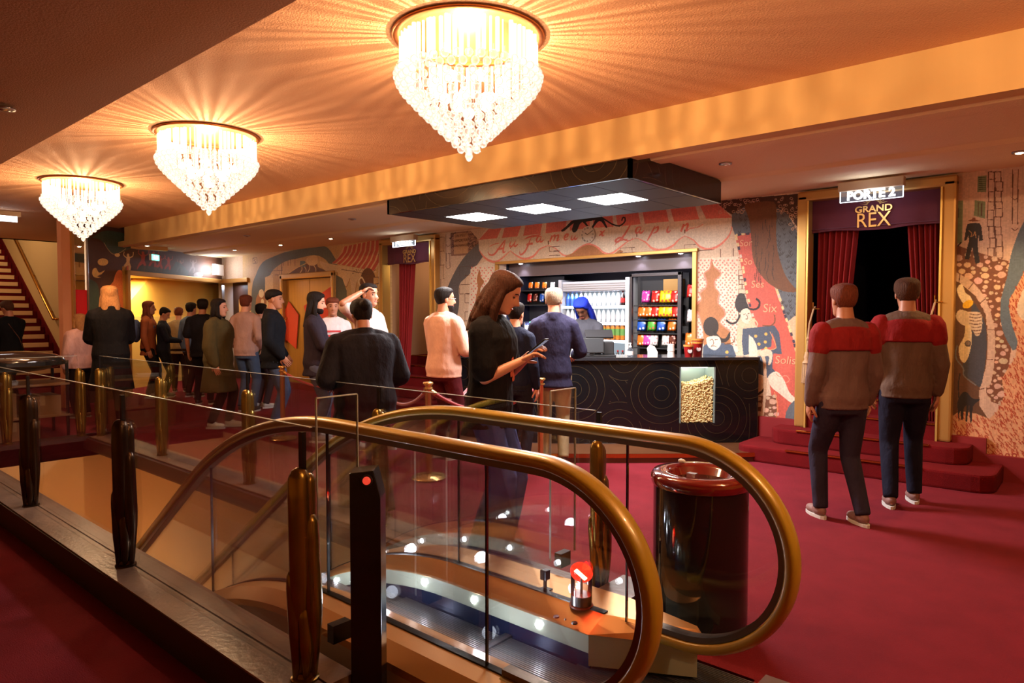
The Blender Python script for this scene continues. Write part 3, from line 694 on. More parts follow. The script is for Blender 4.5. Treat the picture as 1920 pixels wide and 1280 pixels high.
# ================================================================ stanchions and ropes
M_stb = mat('stanchion_brass', s2l((.82,.64,.40)), .25, .75)
M_rope = mat('red_velvet_rope', s2l((.62,.05,.10)), .7, sheen=.6, bump=.3, scale=200)
SP = {}
for nm,(px,d,la) in dict(a=(802,6.0,'brass rope stanchion left of the woman with the phone'),b=(1014,6.4,'brass rope stanchion right of the woman with the phone'),
                  c=(528,7.9,'brass rope stanchion by the gold double door'),d=(700,7.3,'brass rope stanchion behind the person in the big black jacket')).items():
    x,y = floorpt(px,d); SP[nm]=(x,y)
    t = thing('rope_stanchion',la,'stanchion',(x,y,0),0,'brass rope stanchions')
    MB().lathe([(.15,0),(.155,.012),(.14,.03),(.04,.045),(.022,.05)],28).build('base', M_stb, t, auto=50)
    MB().lathe([(.028,.04),(.028,.82),(.031,.825),(.031,.845)],20).build('pole', M_stb, t, auto=50)
    MB().lathe([(.03,.83),(.044,.838),(.046,.85),(.040,.858),(.0,.862)],20).build('cap', M_stb, t, auto=50)
    MB().lathe([(.029,.79),(.040,.795),(.040,.805),(.029,.81)],20).build('ring', M_stb, t)
def rope(a, c, label, sag=.22):
    A = np.array([*SP[a],.80]) if isinstance(a,str) else np.array(a); B = np.array([*SP[c],.80]) if isinstance(c,str) else np.array(c)
    t = thing('velvet_rope',label,'rope',tuple(A),0,'red velvet ropes'); D=B-A
    pts = [D*u+np.array([0,0,-sag*4*u*(1-u)]) for u in np.linspace(.04,.96,15)]
    MB().tube(pts,.016,8).build('rope', M_rope, t, smooth=True)
    for q,w in ((pts[0],pts[1]),(pts[-1],pts[-2])):
        dd=(w-q)/np.linalg.norm(w-q); MB().tube([q-dd*.05,q+dd*.03],.021,10,caps=False).build('brass_end', M_stb, t)
rope('a','b','red velvet rope hanging behind the woman with the phone')
rope('c','d','red velvet rope in front of the person in the dark cardigan',.16)
rope('d','a','red velvet rope behind the person in the big black jacket')
xe,ye = floorpt(700,6.9); rope('a',(SP['a'][0]-1.2,SP['a'][1]+1.9,.8),'thin red rope running from the left stanchion towards the steps')
# ================================================================ counter
CP = [(-2.80,7.22),(-3.20,6.80),(-3.62,6.40),(-4.14,5.93),(-4.58,5.60),(-5.05,5.42),(-5.55,5.42),(-6.05,5.62),(-6.45,6.05),(-6.65,6.6)]
cp = spline(CP,6); seg = [0]
for i in range(1,len(cp)): seg.append(seg[-1]+float(np.linalg.norm(cp[i]-cp[i-1])))
CL = seg[-1]
ctr = thing('snack_counter','curved black snack counter with thin gold circle pattern and popcorn window','counter',(0,0,0))
def cband(off0, off1, z0, z1, i0=0, i1=None, uv=False):
    i1 = len(cp)-1 if i1 is None else i1; b = MB(); A=[];B_=[]
    for i in range(i0,i1+1):
        t = cp[min(i+1,len(cp)-1)]-cp[max(i-1,0)]; t=t/np.linalg.norm(t); n=np.array([-t[1],t[0]])  # towards customers? fixed below
        if n @ (np.array([-4.6,7.2])-cp[i]) > 0: n = -n
        A.append(cp[i]+n*off0); B_.append(cp[i]+n*off1)
    n_=len(A); vs=[(*a,z0) for a in A]+[(*a,z1) for a in A]+[(*c,z0) for c in B_]+[(*c,z1) for c in B_]
    fs=[]
    for k in range(n_-1):
        fs += [(k,k+1,n_+k+1,n_+k),(2*n_+k,3*n_+k,3*n_+k+1,2*n_+k+1),(n_+k,n_+k+1,3*n_+k+1,3*n_+k),(k,2*n_+k,2*n_+k+1,k+1)]
    fs += [(0,n_,3*n_,2*n_),(n_-1,3*n_-1,4*n_-1,2*n_-1)]
    return b.add(vs,fs)
M_circ = bpy.data.materials.new('black_gold_circle_laminate')
# popcorn window between arc positions
def at_len(px, depth=7.15):
    q = np.array(floorpt(px,depth)); j = min(range(len(cp)), key=lambda i: np.linalg.norm(cp[i]/np.linalg.norm(cp[i])-q/np.linalg.norm(q))); return j
iw0, iw1 = at_len(1348), at_len(1270)
ZT = 1.0
front = []
for (i0,i1,z0,z1) in ((0,iw0,.09,ZT-.03),(iw1,len(cp)-1,.09,ZT-.03),(iw0,iw1,.09,.30),(iw0,iw1,.895,ZT-.03)):
    o = cband(0,-.03,z0,z1,i0,i1).build('front_panel', M_circ, ctr); front.append(o)
cband(.03,-.55,ZT-.03,ZT,0).build('worktop', mat('black_worktop',(.02,.02,.024),.15), ctr)
cband(.004,-.01,.88,.885,0,0) if False else None
# popcorn window
bs = MB(); A=cp[iw0]; B=cp[iw1]; d=(B-A)/np.linalg.norm(B-A); nrm=np.array([-d[1],d[0]]); 
if nrm @ (np.array([-4.6,7.2])-A) < 0: nrm=-nrm      # inwards
wl=float(np.linalg.norm(B-A))
def wq(u,dn): q=A+d*u+nrm*dn; return (q[0],q[1])
MB().prism([wq(0,.28),wq(wl,.28),wq(wl,.30),wq(0,.30)],.30,.895).prism([wq(0,0),wq(.015,0),wq(.015,.28),wq(0,.28)],.30,.895).prism([wq(wl-.015,0),wq(wl,0),wq(wl,.28),wq(wl-.015,.28)],.30,.895).build('popcorn_box', mat('pale_box_lining',(.25,.32,.32),.4), ctr)
MB().prism([wq(.01,.24),wq(wl-.01,.24),wq(wl-.01,.20),wq(.01,.20)],.875,.89).build('box_light', emat('popcorn_light',(1,1,.85),8), ctr)
MB().prism([wq(0,0),wq(wl,0),wq(wl,.006),wq(0,.006)],.30,.895).build('window_glass', glassy('counter_glass',(.98,.99,.98),.04,.02), ctr)
lamp('popcorn_lamp','POINT',(*wq(wl*.5,.08),.86),2.0,(1,.95,.75),.03)
rnd = random.Random(5); b = MB(); ico = bpy.data.meshes.new('i'); bm=bmesh.new(); bmesh.ops.create_icosphere(bm,subdivisions=1,radius=1); iv=[tuple(v.co) for v in bm.verts]; jf=[tuple(v.index for v in f.verts) for f in bm.faces]; bm.free()
def ptop(u): s=u/wl; return .66+.10*s if s<0 else .78-.0*s+(.0) 
for k in range(5200):
    u=rnd.uniform(.02,wl-.02); dn=rnd.uniform(.012,.06) if rnd.random()<.8 else rnd.uniform(.06,.25)
    s=u/wl; top=float(np.interp(s,[0,.2,.6,.8,1],[.795,.765,.715,.72,.735]))
    z=rnd.uniform(.305,top) if dn<.06 else rnd.uniform(top-.06,top)
    r=rnd.uniform(.0072,.0105); q=wq(u,dn); 
    b.add([(q[0]+x*r,q[1]+y*r,z+w*r) for x,y,w in iv], jf)
pc=b.build('popcorn', mat('popcorn',s2l((.93,.84,.62)),.6), None, smooth=True); tag(pc,'heap of popcorn behind the lit counter window','popcorn',kind='stuff')
MB().prism([wq(.01,.07),wq(wl-.01,.07),wq(wl-.01,.27),wq(.01,.27)],.30,.66).build('popcorn_fill', mat('popcorn',(0,0,0)), ctr)
# platform
pf = cband(.55,-.5,0,.085,0).build('trim_10', mat('dark_wood_platform',s2l((.33,.20,.12)),.3,bump=.1,scale=30,var=.2), None); struct(pf,'curved dark wooden step under the counter')
cband(.562,.55,.05,.09,0).build('platform_edge', M_brass, pf)
# ================================================================ canopy
cn = thing('ceiling_canopy','dark blue black canopy with three bright square panels over the counter','canopy',(0,0,0))
cx0,cx1,cy0,cy1,cz=-5.66,-2.75,4.52,6.12,2.50
MB().box((cx0+.04,cy0+.04,cz),(cx1-.04,cy1,2.70)).build('core', M_navy, cn)
fas = MB().box((cx0,cy0,cz-.01),(cx1,cy0+.03,2.64)).build('fascia_front', M_circ, cn)
MB().box((cx1-.03,cy0,cz-.01),(cx1,cy1,2.70)).build('fascia_side', M_circ, cn); MB().box((cx0,cy0,cz-.01),(cx0+.03,cy1,2.70)).build('fascia_side', M_circ, cn)
M_tile = mat('dark_ceiling_tile', s2l((.07,.07,.13)), .5); M_tg = mat('tile_joint', s2l((.22,.22,.34)), .4)
lp = [(-5.09,5.27),(-4.25,5.27),(-3.39,5.27)]
xs=[cx0+.03,-5.33,-4.86,-4.48,-4.02,-3.62,-3.16,cx1-.03]; ys=[cy0+.03,5.04,5.50,cy1]
for i in range(7):
    for j in range(3):
        a=(xs[i]+.004,ys[j]+.004,cz-.012); c=(xs[i+1]-.004,ys[j+1]-.004,cz)
        if j==1 and i in (1,3,5): 
            MB().box(a,c).build('light_panel', emat('panel_light',(1,.96,.93),22), cn)
        else: MB().box(a,c).build('ceiling_tile', M_tile, cn)
for x,y in lp: lamp('canopy_panel_light','AREA',(x,y,cz-.03),100,(1.0,.95,.94),.45)
# ================================================================ kiosk interior
YB_=8.39
for px,py in ((983,494),(1203,480),(1282,475)):
    p=P(px,py,Y=7.5); downlight(p[0],7.42,2.185,1,{983:'small white spotlight at the left of the kiosk header',1203:'small white spotlight right of the kiosk middle',1282:'small white spotlight at the right end of the kiosk header'}[px],True)
lamp('kiosk_light','AREA',(-5.1,7.60,2.12),22,COOL,2.4,(math.radians(-25),0,0),sy=.12)
lamp('kiosk_blue_light','POINT',(-6.35,7.6,1.3),8,(.35,.45,1),.08)
def wp(px,py,Y): return P(px,py,Y=Y)
# fridge
M_fr = mat('fridge_grey', (.45,.45,.48), .35,.3)
YF=7.75
f0=wp(1052,530,YF)[0]; f1=wp(1178,530,YF)[0]; ft_=wp(1178,524,YF)[2]
fr = thing('drinks_fridge','open lit drinks fridge with a grey roller shutter on top','fridge',((f0+f1)/2,YF,0)); fw_=(f1-f0)/2
MB().box((-fw_,.52,.05),(fw_,.56,ft_)).build('back_panel', emat('fridge_back',(.75,.88,1),.45), fr)
for s in (-1,1):
    MB().box((s*fw_-.0275,-.03,0),(s*fw_+.0275,.56,ft_+.03)).build('side_panel', M_white if s>0 else M_fr, fr, bevel=.008)
MB().box((-fw_,0,ft_-.14),(fw_,.56,ft_)).build('shutter_box', M_fr, fr, bevel=.01)
for k in range(4): MB().box((-fw_+.03,-.008,ft_-.04-.03*k),(fw_-.03,.006,ft_-.02-.03*k)).build('shutter_slat', M_fr, fr, bevel=.004)
MB().box((-fw_,0,.0),(fw_,.5,.3)).build('plinth', M_blackm, fr)
shz=[.42,.78,1.12,1.36,1.58]
for z in shz:
    MB().box((-fw_+.03,.02,z-.02),(fw_-.03,.5,z-.006)).build('shelf', M_fr, fr); MB().box((-fw_+.03,.015,z-.045),(fw_-.03,.022,z-.008)).build('lit_price_rail', emat('price_rail',(.8,.9,1),3.5,False), fr)
lamp('fridge_light','AREA',((f0+f1)/2,YF+.05,ft_-.18),5,(.8,.9,1),fw_*1.6,(math.radians(25),0,0),sy=.08)
# bottles
def bottle(label, col, capc, h=.22, r=.03, grp='bottles in the drinks fridge', lab=None):
    t = thing('drink_bottle',label,'bottle',(0,0,0),0,grp)
    MB().lathe([(r*.9,0),(r,.01),(r,h*.55),(r*.85,h*.65),(r*.4,h*.85),(r*.35,h*.92)],10).build('bottle_body', mat('drink_'+label.split()[0],col,.15), t, smooth=True)
    MB().lathe([(r*.42,h*.92),(r*.42,h)],8).build('cap', mat('cap_'+label.split()[0],capc,.4), t)
    MB().lathe([(r*1.02,h*.2),(r*1.02,h*.5)],10,cap=False).build('paper_label', mat('lab_'+label.split()[0],lab or (.7,.7,.7),.5), t)
    return t
kinds=[('white milky drink bottle with a pale label',(.8,.85,.9),(.8,.8,.85),(.9,.9,.95)),('yellow orange juice bottle with a yellow cap',s2l((.95,.75,.05)),s2l((.9,.8,.2)),s2l((1,.85,.3))),
       ('green lemonade bottle with a white label',s2l((.35,.7,.45)),(.8,.8,.8),(.85,.9,.85)),('dark cola bottle with a red label',(.03,.012,.01),s2l((.7,.1,.1)),s2l((.75,.12,.12))),
       ('blue sports drink bottle with a blue label',s2l((.25,.45,.8)),(.6,.7,.9),s2l((.2,.35,.75))),('amber iced tea bottle with a white cap',s2l((.8,.5,.2)),(.85,.85,.85),s2l((.4,.6,.3)))]
rows=[(.42,[3]*4+[4]*2+[3]*8),(.78,[0]*4+[2]*3+[3]*7),(1.12,[1]*4+[2]*3+[5]*7),(1.36,[0]*14),(1.58,[4]*3+[0]*9+[3]*2)]
nB=14; shelfname=['lowest','second','middle','fourth','top']
protos=[None]*6
for ri,(z,ks) in enumerate(rows):
    for k in range(nB):
        kd=kinds[ks[k]]; lab=f"{kd[0]}, {shelfname[ri]} fridge shelf"
        if protos[ks[k]] is None: t=protos[ks[k]]=bottle(kd[0],kd[1],kd[2],lab=kd[3])
        else: t=copy_tree(protos[ks[k]])
        t['label']=lab; t['group']=f"bottles on the {shelfname[ri]} fridge shelf, {kd[0].split()[0]}"
        w=2*(fw_-.06)/(nB-1); t.location=(fr.location.x-fw_+.06+w*k,YF+.09,z-.006)
        h=.30 if ri==2 else .2; t.scale=(1 if ri!=2 else 1.1,1 if ri!=2 else 1.1,h/.22)
# snack racks
def bag_mesh(w=.13,h=.17,t=.035):
    b=MB(); n=6; vs=[]; fs=[]
    for side in (1,-1):
        for j in range(n+1):
            for i in range(n+1):
                u=i/n*2-1; v=j/n*2-1; bulge=max(0,(1-u**4)*(1-v**4))**.6
                zz=.5*t*side*bulge; zig=.004*(1 if i%2 else -1) if j in(0,n) else 0
                vs.append((u*w/2*(1-.04*abs(v)),zz,v*h/2+zig))
    m=(n+1)**2
    for s in range(2):
        for j in range(n):
            for i in range(n):
                a=s*m+j*(n+1)+i; f=(a,a+1,a+n+2,a+n+1); fs.append(f if s else f[::-1])
    b.add(vs,fs); return b
def bagmat(i,c,c2):
    m,n,bs_=nt('snack_foil'); bs_.inputs['Roughness'].default_value=.28; bs_.inputs['Metallic'].default_value=.15
    tc=n.nodes.new('ShaderNodeTexCoord'); v=n.nodes.new('ShaderNodeTexVoronoi'); v.inputs['Scale'].default_value=18+i; n.links.new(tc.outputs['Object'],v.inputs['Vector'])
    r=n.nodes.new('ShaderNodeValToRGB'); r.color_ramp.interpolation='CONSTANT'; e=r.color_ramp.elements; e[0].position=0; e[0].color=(*c2,1); e[1].position=.30; e[1].color=(*c,1)
    n.links.new(v.outputs['Distance'],r.inputs[0]); n.links.new(r.outputs[0],bs_.inputs['Base Color']); return m
bcol={'red':(s2l((.85,.12,.10)),(.85,.6,.5)),'yellow':(s2l((.97,.80,.08)),(.6,.12,.05)),'blue':(s2l((.12,.35,.75)),(.8,.8,.85)),'orange':(s2l((.95,.45,.1)),(.9,.85,.6)),
      'green':(s2l((.3,.65,.2)),(.8,.15,.1)),'pink':(s2l((.85,.25,.65)),(.7,.6,.9)),'white':((.75,.75,.75),(.5,.3,.3)),'brown':(s2l((.35,.12,.08)),(.8,.4,.3))}
bm_={k:bagmat(i,*v) for i,(k,v) in enumerate(bcol.items())}; BME={}
def bag(px,py,Y,colr,w,h,label,grp):
    key=(colr,w,h)
    if key not in BME: me=bag_mesh(w,h).mesh('snack_bag',True,weld=True); me.materials.append(bm_[colr]); BME[key]=me
    p=P(px,py,Y=Y); o=link('snack_bag',BME[key]); o.location=tuple(p); o.rotation_euler=(math.radians(-8),0,random.Random(px).uniform(-.1,.1)); tag(o,label,'snack bag',grp); return o
YR=7.72
rk=thing('snack_rack','dark framed rack of sweets bags at the right of the kiosk','rack',(wp(1233,600,YR)[0],YR,0)); r0=wp(1188,600,YR)[0]-rk.location.x; r1=wp(1284,600,YR)[0]-rk.location.x
M_rf=mat('grey_rack_frame',s2l((.30,.29,.31)),.35,.5)
zt_=wp(1233,512,YR)[2]
for (a,c) in (((r0,-.1,0),(r0+.03,-.06,zt_)),((r1-.05,-.1,0),(r1,-.06,zt_)),((r0,-.1,zt_-.04),(r1,-.06,zt_))): MB().box(a,c).build('frame_bar',M_rf,rk,bevel=.003)
MB().box((r0,.1,0),(r1,.12,zt_)).build('back_panel',M_blackm,rk)
cb=MB().box((.06,.03,wp(1250,556,YR)[2]),(r1-.05,.09,wp(1250,523,YR)[2])).build('cardboard_carton',mat('cardboard',s2l((.66,.50,.28)),.8)); cb.location=rk.location; tag(cb,'brown cardboard carton on top of the sweets rack','box')
for py,nm in ((570,'top'),(597,'second'),(622,'third'),(650,'bottom')):
    z=wp(1233,py+2,YR)[2]; MB().box((r0+.03,-.05,z-.012),(r1-.05,.1,z)).build('shelf',M_blackm,rk)
def row(py,Y,items,nm,w=.125,h=.155):
    for px,c in items: bag(px,py,Y,c,w,h,f"{c} bag of sweets on the {nm}",f"{c} sweets bags, {nm}")
row(556,YR,[(1211,'pink'),(1229,'red'),(1245,'yellow'),(1252,'yellow'),(1265,'red')],'top shelf of the right rack')
row(583,YR,[(1204,'orange'),(1216,'orange'),(1228,'red'),(1242,'yellow'),(1254,'yellow'),(1267,'red')],'second shelf of the right rack')
row(609,YR,[(1203,'blue'),(1222,'green'),(1240,'blue'),(1260,'orange')],'third shelf of the right rack')
row(637,YR,[(1203,'orange'),(1213,'pink'),(1226,'white'),(1249,'white'),(1260,'brown')],'bottom shelf of the right rack')
row(545,7.62,[(1297,'red')],'upper side shelf'); row(592,7.62,[(1297,'white')],'middle side shelf'); row(636,7.62,[(1294,'orange')],'lower side shelf')
YL=7.72
rk2=thing('snack_shelf','black shelf of crisp packets at the left of the kiosk','shelf',(wp(1012,550,YL)[0],YL,0)); a0=wp(984,550,YL)[0]-rk2.location.x; a1=wp(1048,550,YL)[0]-rk2.location.x
for py in (543,570): z=wp(1010,py+1,YL)[2]; MB().box((a0,-.1,z-.015),(a1,.12,z)).build('shelf_board',M_blackm,rk2)
MB().box((a0-.03,.12,.0),(a1,.14,2.0)).build('back_board',M_blackm,rk2); MB().box((a0-.04,-.1,0),(a0-.01,.14,2.0)).build('side_board',M_navy,rk2)
for px,c in ((995,'orange'),(1007,'orange'),(1021,'orange'),(1036,'white')): bag(px,535,YL,c,.085,.095,f"{c} packet standing on the upper shelf of the left rack",f"{c} packets, upper left shelf")
for px,c in ((993,'red'),(1004,'brown'),(1016,'blue'),(1027,'yellow')): bag(px,558,YL,c,.085,.13,f"{c} crisp packet on the lower shelf of the left rack",f"{c} packets, lower left shelf")
# slush / ice machine
im=thing('drinks_machine','tall drinks dispenser with a glowing blue white window','machine',(wp(1008,620,7.70)[0],7.70,0))
MB().box((-.22,-.1,0),(.2,.3,1.36)).build('casing',M_navy,im,bevel=.01)
MB().box((-.13,-.115,1.0),(.08,-.1,1.30)).build('lit_window',emat('machine_window',(.75,.85,1),9),im)
MB().box((-.16,-.12,.95),(-.14,-.1,1.34)).build('trim_bar',M_steel,im); MB().box((-.12,-.12,.82),(-.05,-.1,.99)).build('lit_strip',emat('machine_strip',(.6,.75,1),4),im)
for dx,c in ((-.05,(.05,.9,.2)),(.0,(.2,.4,1))): MB().sphere((dx,-.11,1.345),.008,8,5).build('status_light',emat('st%g'%dx,c,20,False),im)
# things on the counter
def on_counter(px, off=-.25):
    q=np.array(floorpt(px,7.0)); d_=q/np.linalg.norm(q); best=min(range(len(cp)),key=lambda i:abs(cp[i][0]*d_[1]-cp[i][1]*d_[0])); c_=cp[best]
    return c_+d_*(-off)
x,y=on_counter(1128,-.22)
ti=thing('cash_till','black touch screen till with a second angled screen on the counter','till',(x,y,ZT),math.radians(41))
MB().extr([(-.17,-.1,0),(.2,-.1,0),(.2,-.1,.02),(-.17,-.1,.02)],(0,.22,0)).build('base',M_blackm,ti,bevel=.004)
MB().box((-.02,0,.02),(.05,.05,.22)).build('stand',M_blackm,ti)
me=MB().box((-.15,-.012,-.08),(.15,.012,.08)).mesh('d',bevel=.004); me.transform(Matrix.Translation((.03,.03,.24)) @ Matrix.Rotation(math.radians(-62),4,'X')); link('till_screen',me,ti,mat('till_shell',(.015,.015,.017),.5))
me=MB().box((-.13,-.01,-.085),(.13,.01,.085)).mesh('d',bevel=.004); me.transform(Matrix.Translation((-.06,-.08,.12)) @ Matrix.Rotation(math.radians(-18),4,'X')); sc2=link('customer_screen',me,ti,M_black)
me=MB().box((-.12,-.0125,-.075),(.12,-.011,.075)).mesh('d'); me.transform(Matrix.Translation((-.06,-.08,.12)) @ Matrix.Rotation(math.radians(-18),4,'X')); link('screen_glass',me,sc2,mat('dark_screen',(.03,.032,.035),.12))
MB().box((-.08,-.1,0),(-.04,-.06,.05)).build('foot',M_blackm,ti); MB().box((.08,-.02,.02),(.19,.1,.16)).build('printer',M_blackm,ti,bevel=.01)
x,y=on_counter(1186,-.15); t=thing('hand_gel_bottle','clear pump bottle of hand gel on the counter','bottle',(x,y,ZT))
MB().lathe([(.03,0),(.032,.01),(.032,.075),(.014,.095),(.014,.105)],14).build('bottle_body',glassy('gel_plastic',(.8,.85,.9),.3,.1,((.5,.5,.55),.15)),t,smooth=True); MB().lathe([(.016,.103),(.016,.115),(.006,.118),(.006,.14)],10).box((-.03,-.006,.14),(.01,.006,.148)).build('pump',M_white,t); MB().lathe([(.0325,.02),(.0325,.06)],14,cap=False).build('paper_label',mat('pale_label',(.7,.65,.65),.5),t)
x,y=on_counter(1222,-.12); t=thing('napkin_fan','white napkins fanned in a holder on the counter','napkins',(x,y,ZT),math.radians(41))
for k in range(7):
    MB().extr([(-.055+.004*k,-.035+.01*k,0),(.05,-.035+.01*k,0),(.055,-.035+.01*k,.05),(.02,-.035+.01*k,.115),(-.02,-.035+.01*k,.128),(-.05,-.035+.01*k,.09)],(0,.006,0)).build('napkin',mat('paper_white',(.78,.70,.64),.7),t)
x,y=on_counter(1253,-.12); t=thing('paper_cup_stack','stack of white paper cups upside down on the counter','cups',(x,y,ZT))
for k in range(2): MB().lathe([(.039,.062*k),(.033,.075+.062*k)],16).build('paper_cup',mat('cup_paper',(.78,.70,.66),.6),t,auto=40)
MB().lathe([(.036,.125),(.032,.138)],16).build('paper_cup',mat('cup_paper',(0,0,0)),t,auto=40)
M_tub=mat('red_printed_tub',s2l((.50,.05,.06)),.35); 
for j,(px,off,h,r,la) in enumerate(((1297,-.10,.13,.055,'small red popcorn tub standing in front of the taller ones'),(1303,-.20,.16,.06,'middle red popcorn tub behind the small one'),(1312,-.28,.19,.065,'tallest red popcorn tub at the right end of the counter'))):
    x,y=on_counter(px,off); t=thing('popcorn_tub',la,'popcorn tub',(x,y,ZT),math.radians(41),'red popcorn tubs')
    MB().lathe([(r*.72,0),(r,h)],20).build('tub_body',M_tub,t,auto=40); MB().lathe([(r*.985,h-.022),(r*1.03,h-.02),(r*1.03,h)],20,cap=False).build('gold_band',mat('gold_print',s2l((.75,.48,.2)),.4),t)
    me=MB().lathe([(0,0),(.028,0),(.028,.002),(0,.002)],16).mesh('d'); me.transform(Matrix.Translation((0,-r*.86,h*.5)) @ Matrix.Rotation(math.radians(90-12),4,'X')); link('round_emblem',me,t,mat('emblem_dark',(.05,.03,.03),.4))
    me=MB().lathe([(.020,0),(.024,0),(.024,.0035),(.020,.0035)],16).mesh('d'); me.transform(Matrix.Translation((0,-r*.86,h*.5)) @ Matrix.Rotation(math.radians(90-12),4,'X')); link('emblem_ring',me,t,mat('emblem_pale',(.5,.4,.4),.4))
# ================================================================ valances, curtains, lettering
M_val=mat('plum_velvet',s2l((.35,.11,.19)),.8,sheen=.15,bump=.2,scale=40); M_cur=mat('red_velvet_curtain',s2l((.56,.03,.07)),.75,sheen=.1)
M_gl=mat('gold_lettering',s2l((.85,.68,.40)),.35,.5)
def valance(x0,x1,z0,label):
    b=MB(); n=36; vs=[];fs=[]
    for j,z in enumerate((2.60,(2.6+z0)/2,z0+.04,z0)):
        for i in range(n+1):
            u=i/n; x=x0+(x1-x0)*u; y=7.30+.010*math.sin(u*23)*(j/3)+.006*math.sin(u*51+1)*(j/3); vs.append((x,y,z+(.01*math.sin(u*9) if j==3 else 0)))
    for j in range(3):
        for i in range(n): a=j*(n+1)+i; fs.append((a,a+1,a+n+2,a+n+1))
    m=len(vs); vs+= [(x,y+.012,z) for x,y,z in vs]; fs+=[tuple(k+m for k in f[::-1]) for f in fs]
    t=thing('door_valance',label,'valance',((x0+x1)/2,7.30,z0)); b.v=[(x-(x0+x1)/2,y-7.30,z-z0) for x,y,z in vs]; b.f=fs; b.mi=[0]*len(fs)
    b.build('cloth',M_val,t,smooth=True)
    MB().box((x0-(x0+x1)/2,-.016,.03),(x1-(x0+x1)/2,-.010,.036)).build('hem_seam',mat('plum_seam',s2l((.35,.16,.26)),.7),t)
    g=MB()
    for k in range(13):
        a=math.radians(15+150*k/12); r0,r1=.055,.125-.02*(k%2)
        g.extr([(.0+r0*math.cos(a)-.0025*math.sin(a),-.02,.225+r0*math.sin(a)*.8+.0025*math.cos(a)),(r1*math.cos(a)-.0045*math.sin(a),-.02,.225+r1*math.sin(a)*.8),(r1*math.cos(a)+.0045*math.sin(a),-.02,.225+r1*math.sin(a)*.8),(r0*math.cos(a)+.0025*math.sin(a),-.02,.225+r0*math.sin(a)*.8-.0025*math.cos(a))],(0,.003,0))
    g.build('sun_rays',M_gl,t)
    for txt,s,z,sx,bo in (('GRAND',.085,.165,1.1,.002),('REX',.20,.02,.85,.0)):
        me=text_mesh(txt,s,.002,0,bo,sx=sx); me.transform(Matrix.Translation((0,-.02,z)) @ Matrix.Rotation(PI/2,4,'X')); link('lettering',me,t,M_gl)
    return t
valance(D2[0]+.05,D2[1]-.05,2.28,'plum valance lettered GRAND REX in the right doorway'); valance(D1[0]+.05,D1[1]-.05,2.28,'plum valance lettered GRAND REX in the left doorway')
def curtain(x0t,x1t,x0b,x1b,zt,zb,y,label,n=7):
    vs=[];fs=[];m=n*8
    for j in range(13):
        v=j/12; z=zt+(zb-zt)*v
        a=x0t+(x0b-x0t)*v; c=x1t+(x1b-x1t)*v
        for i in range(m+1): u=i/m; vs.append((a+(c-a)*u,y+.035*math.cos(u*n*2*PI)+.01*math.sin(u*31),z))
    for j in range(12):
        for i in range(m): k=j*(m+1)+i; fs.append((k,k+1,k+m+2,k+m+1))
    M=len(vs); b=MB(); b.add(vs+[(x,yy+.008,z) for x,yy,z in vs],fs+[tuple(k+M for k in f[::-1]) for f in fs])
    o=b.build('velvet_curtain',M_cur,smooth=True); tag(o,label,'curtain'); return o
curtain(D2[0]+.07,D2[0]+.47,D2[0]+.07,D2[0]+.30,2.4,.35,7.42,'dark red velvet curtain at the left of the right doorway')
curtain(D2[1]-.38,D2[1]-.06,D2[1]-.22,D2[1]-.06,2.4,.35,7.42,'dark red velvet curtain at the right of the right doorway')
curtain(D1[0]+.22,D1[0]+.60,D1[0]+.22,D1[0]+.42,2.4,.35,7.42,'red velvet curtain in the left doorway')
def tassel(x,y,z,label):
    t=thing('curtain_tassel',label,'tassel',(x,y,z)); M_t=mat('cream_tassel_cord',s2l((.72,.58,.44)),.8,bump=.6,scale=150)
    MB().tube([(0.03,.06,.62),(.035,.0,.60),(-.0,-.01,.45),(-.012,-.012,.30),(-.02,-.012,.16)],.009,6).build('cord',M_t,t); MB().sphere((-.012,-.012,.30),.018,8,6).build('knot',M_t,t)
    MB().lathe([(.0,.17),(.018,.16),(.024,.13),(.03,.11),(.022,.09),(.038,.06),(.045,.05)],14,(-.02,-.012,0)).build('tassel_head',M_t,t,smooth=True)
    b=MB()
    for k in range(26): a=k*2.4; r=.012+.03*(k%5)/5; b.tube([(-.02+r*math.cos(a),-.012+r*math.sin(a),.06),(-.02+r*1.25*math.cos(a),-.012+r*1.25*math.sin(a),-.15)],.0055,5)
    o=b.build('fringe',M_t,t); o['kind']='stuff'
    MB().tube([(.09,.0,.60),(.03,-.0,.60),(.03,-.0,.66)],.007,6).build('hook',M_brass,t)
p=P(1742,690,Y=7.18); tassel(p[0],7.18,p[2]+.0,'cream tassel hanging at the right side of the right doorway')
p=P(1517,690,Y=7.18); tassel(p[0],7.18,p[2],'cream tassel at the left side of the right doorway')
p=P(730,690,Y=7.18); tassel(p[0]+.12,7.18,p[2]-.1,'cream tassel and cord beside the left doorway')
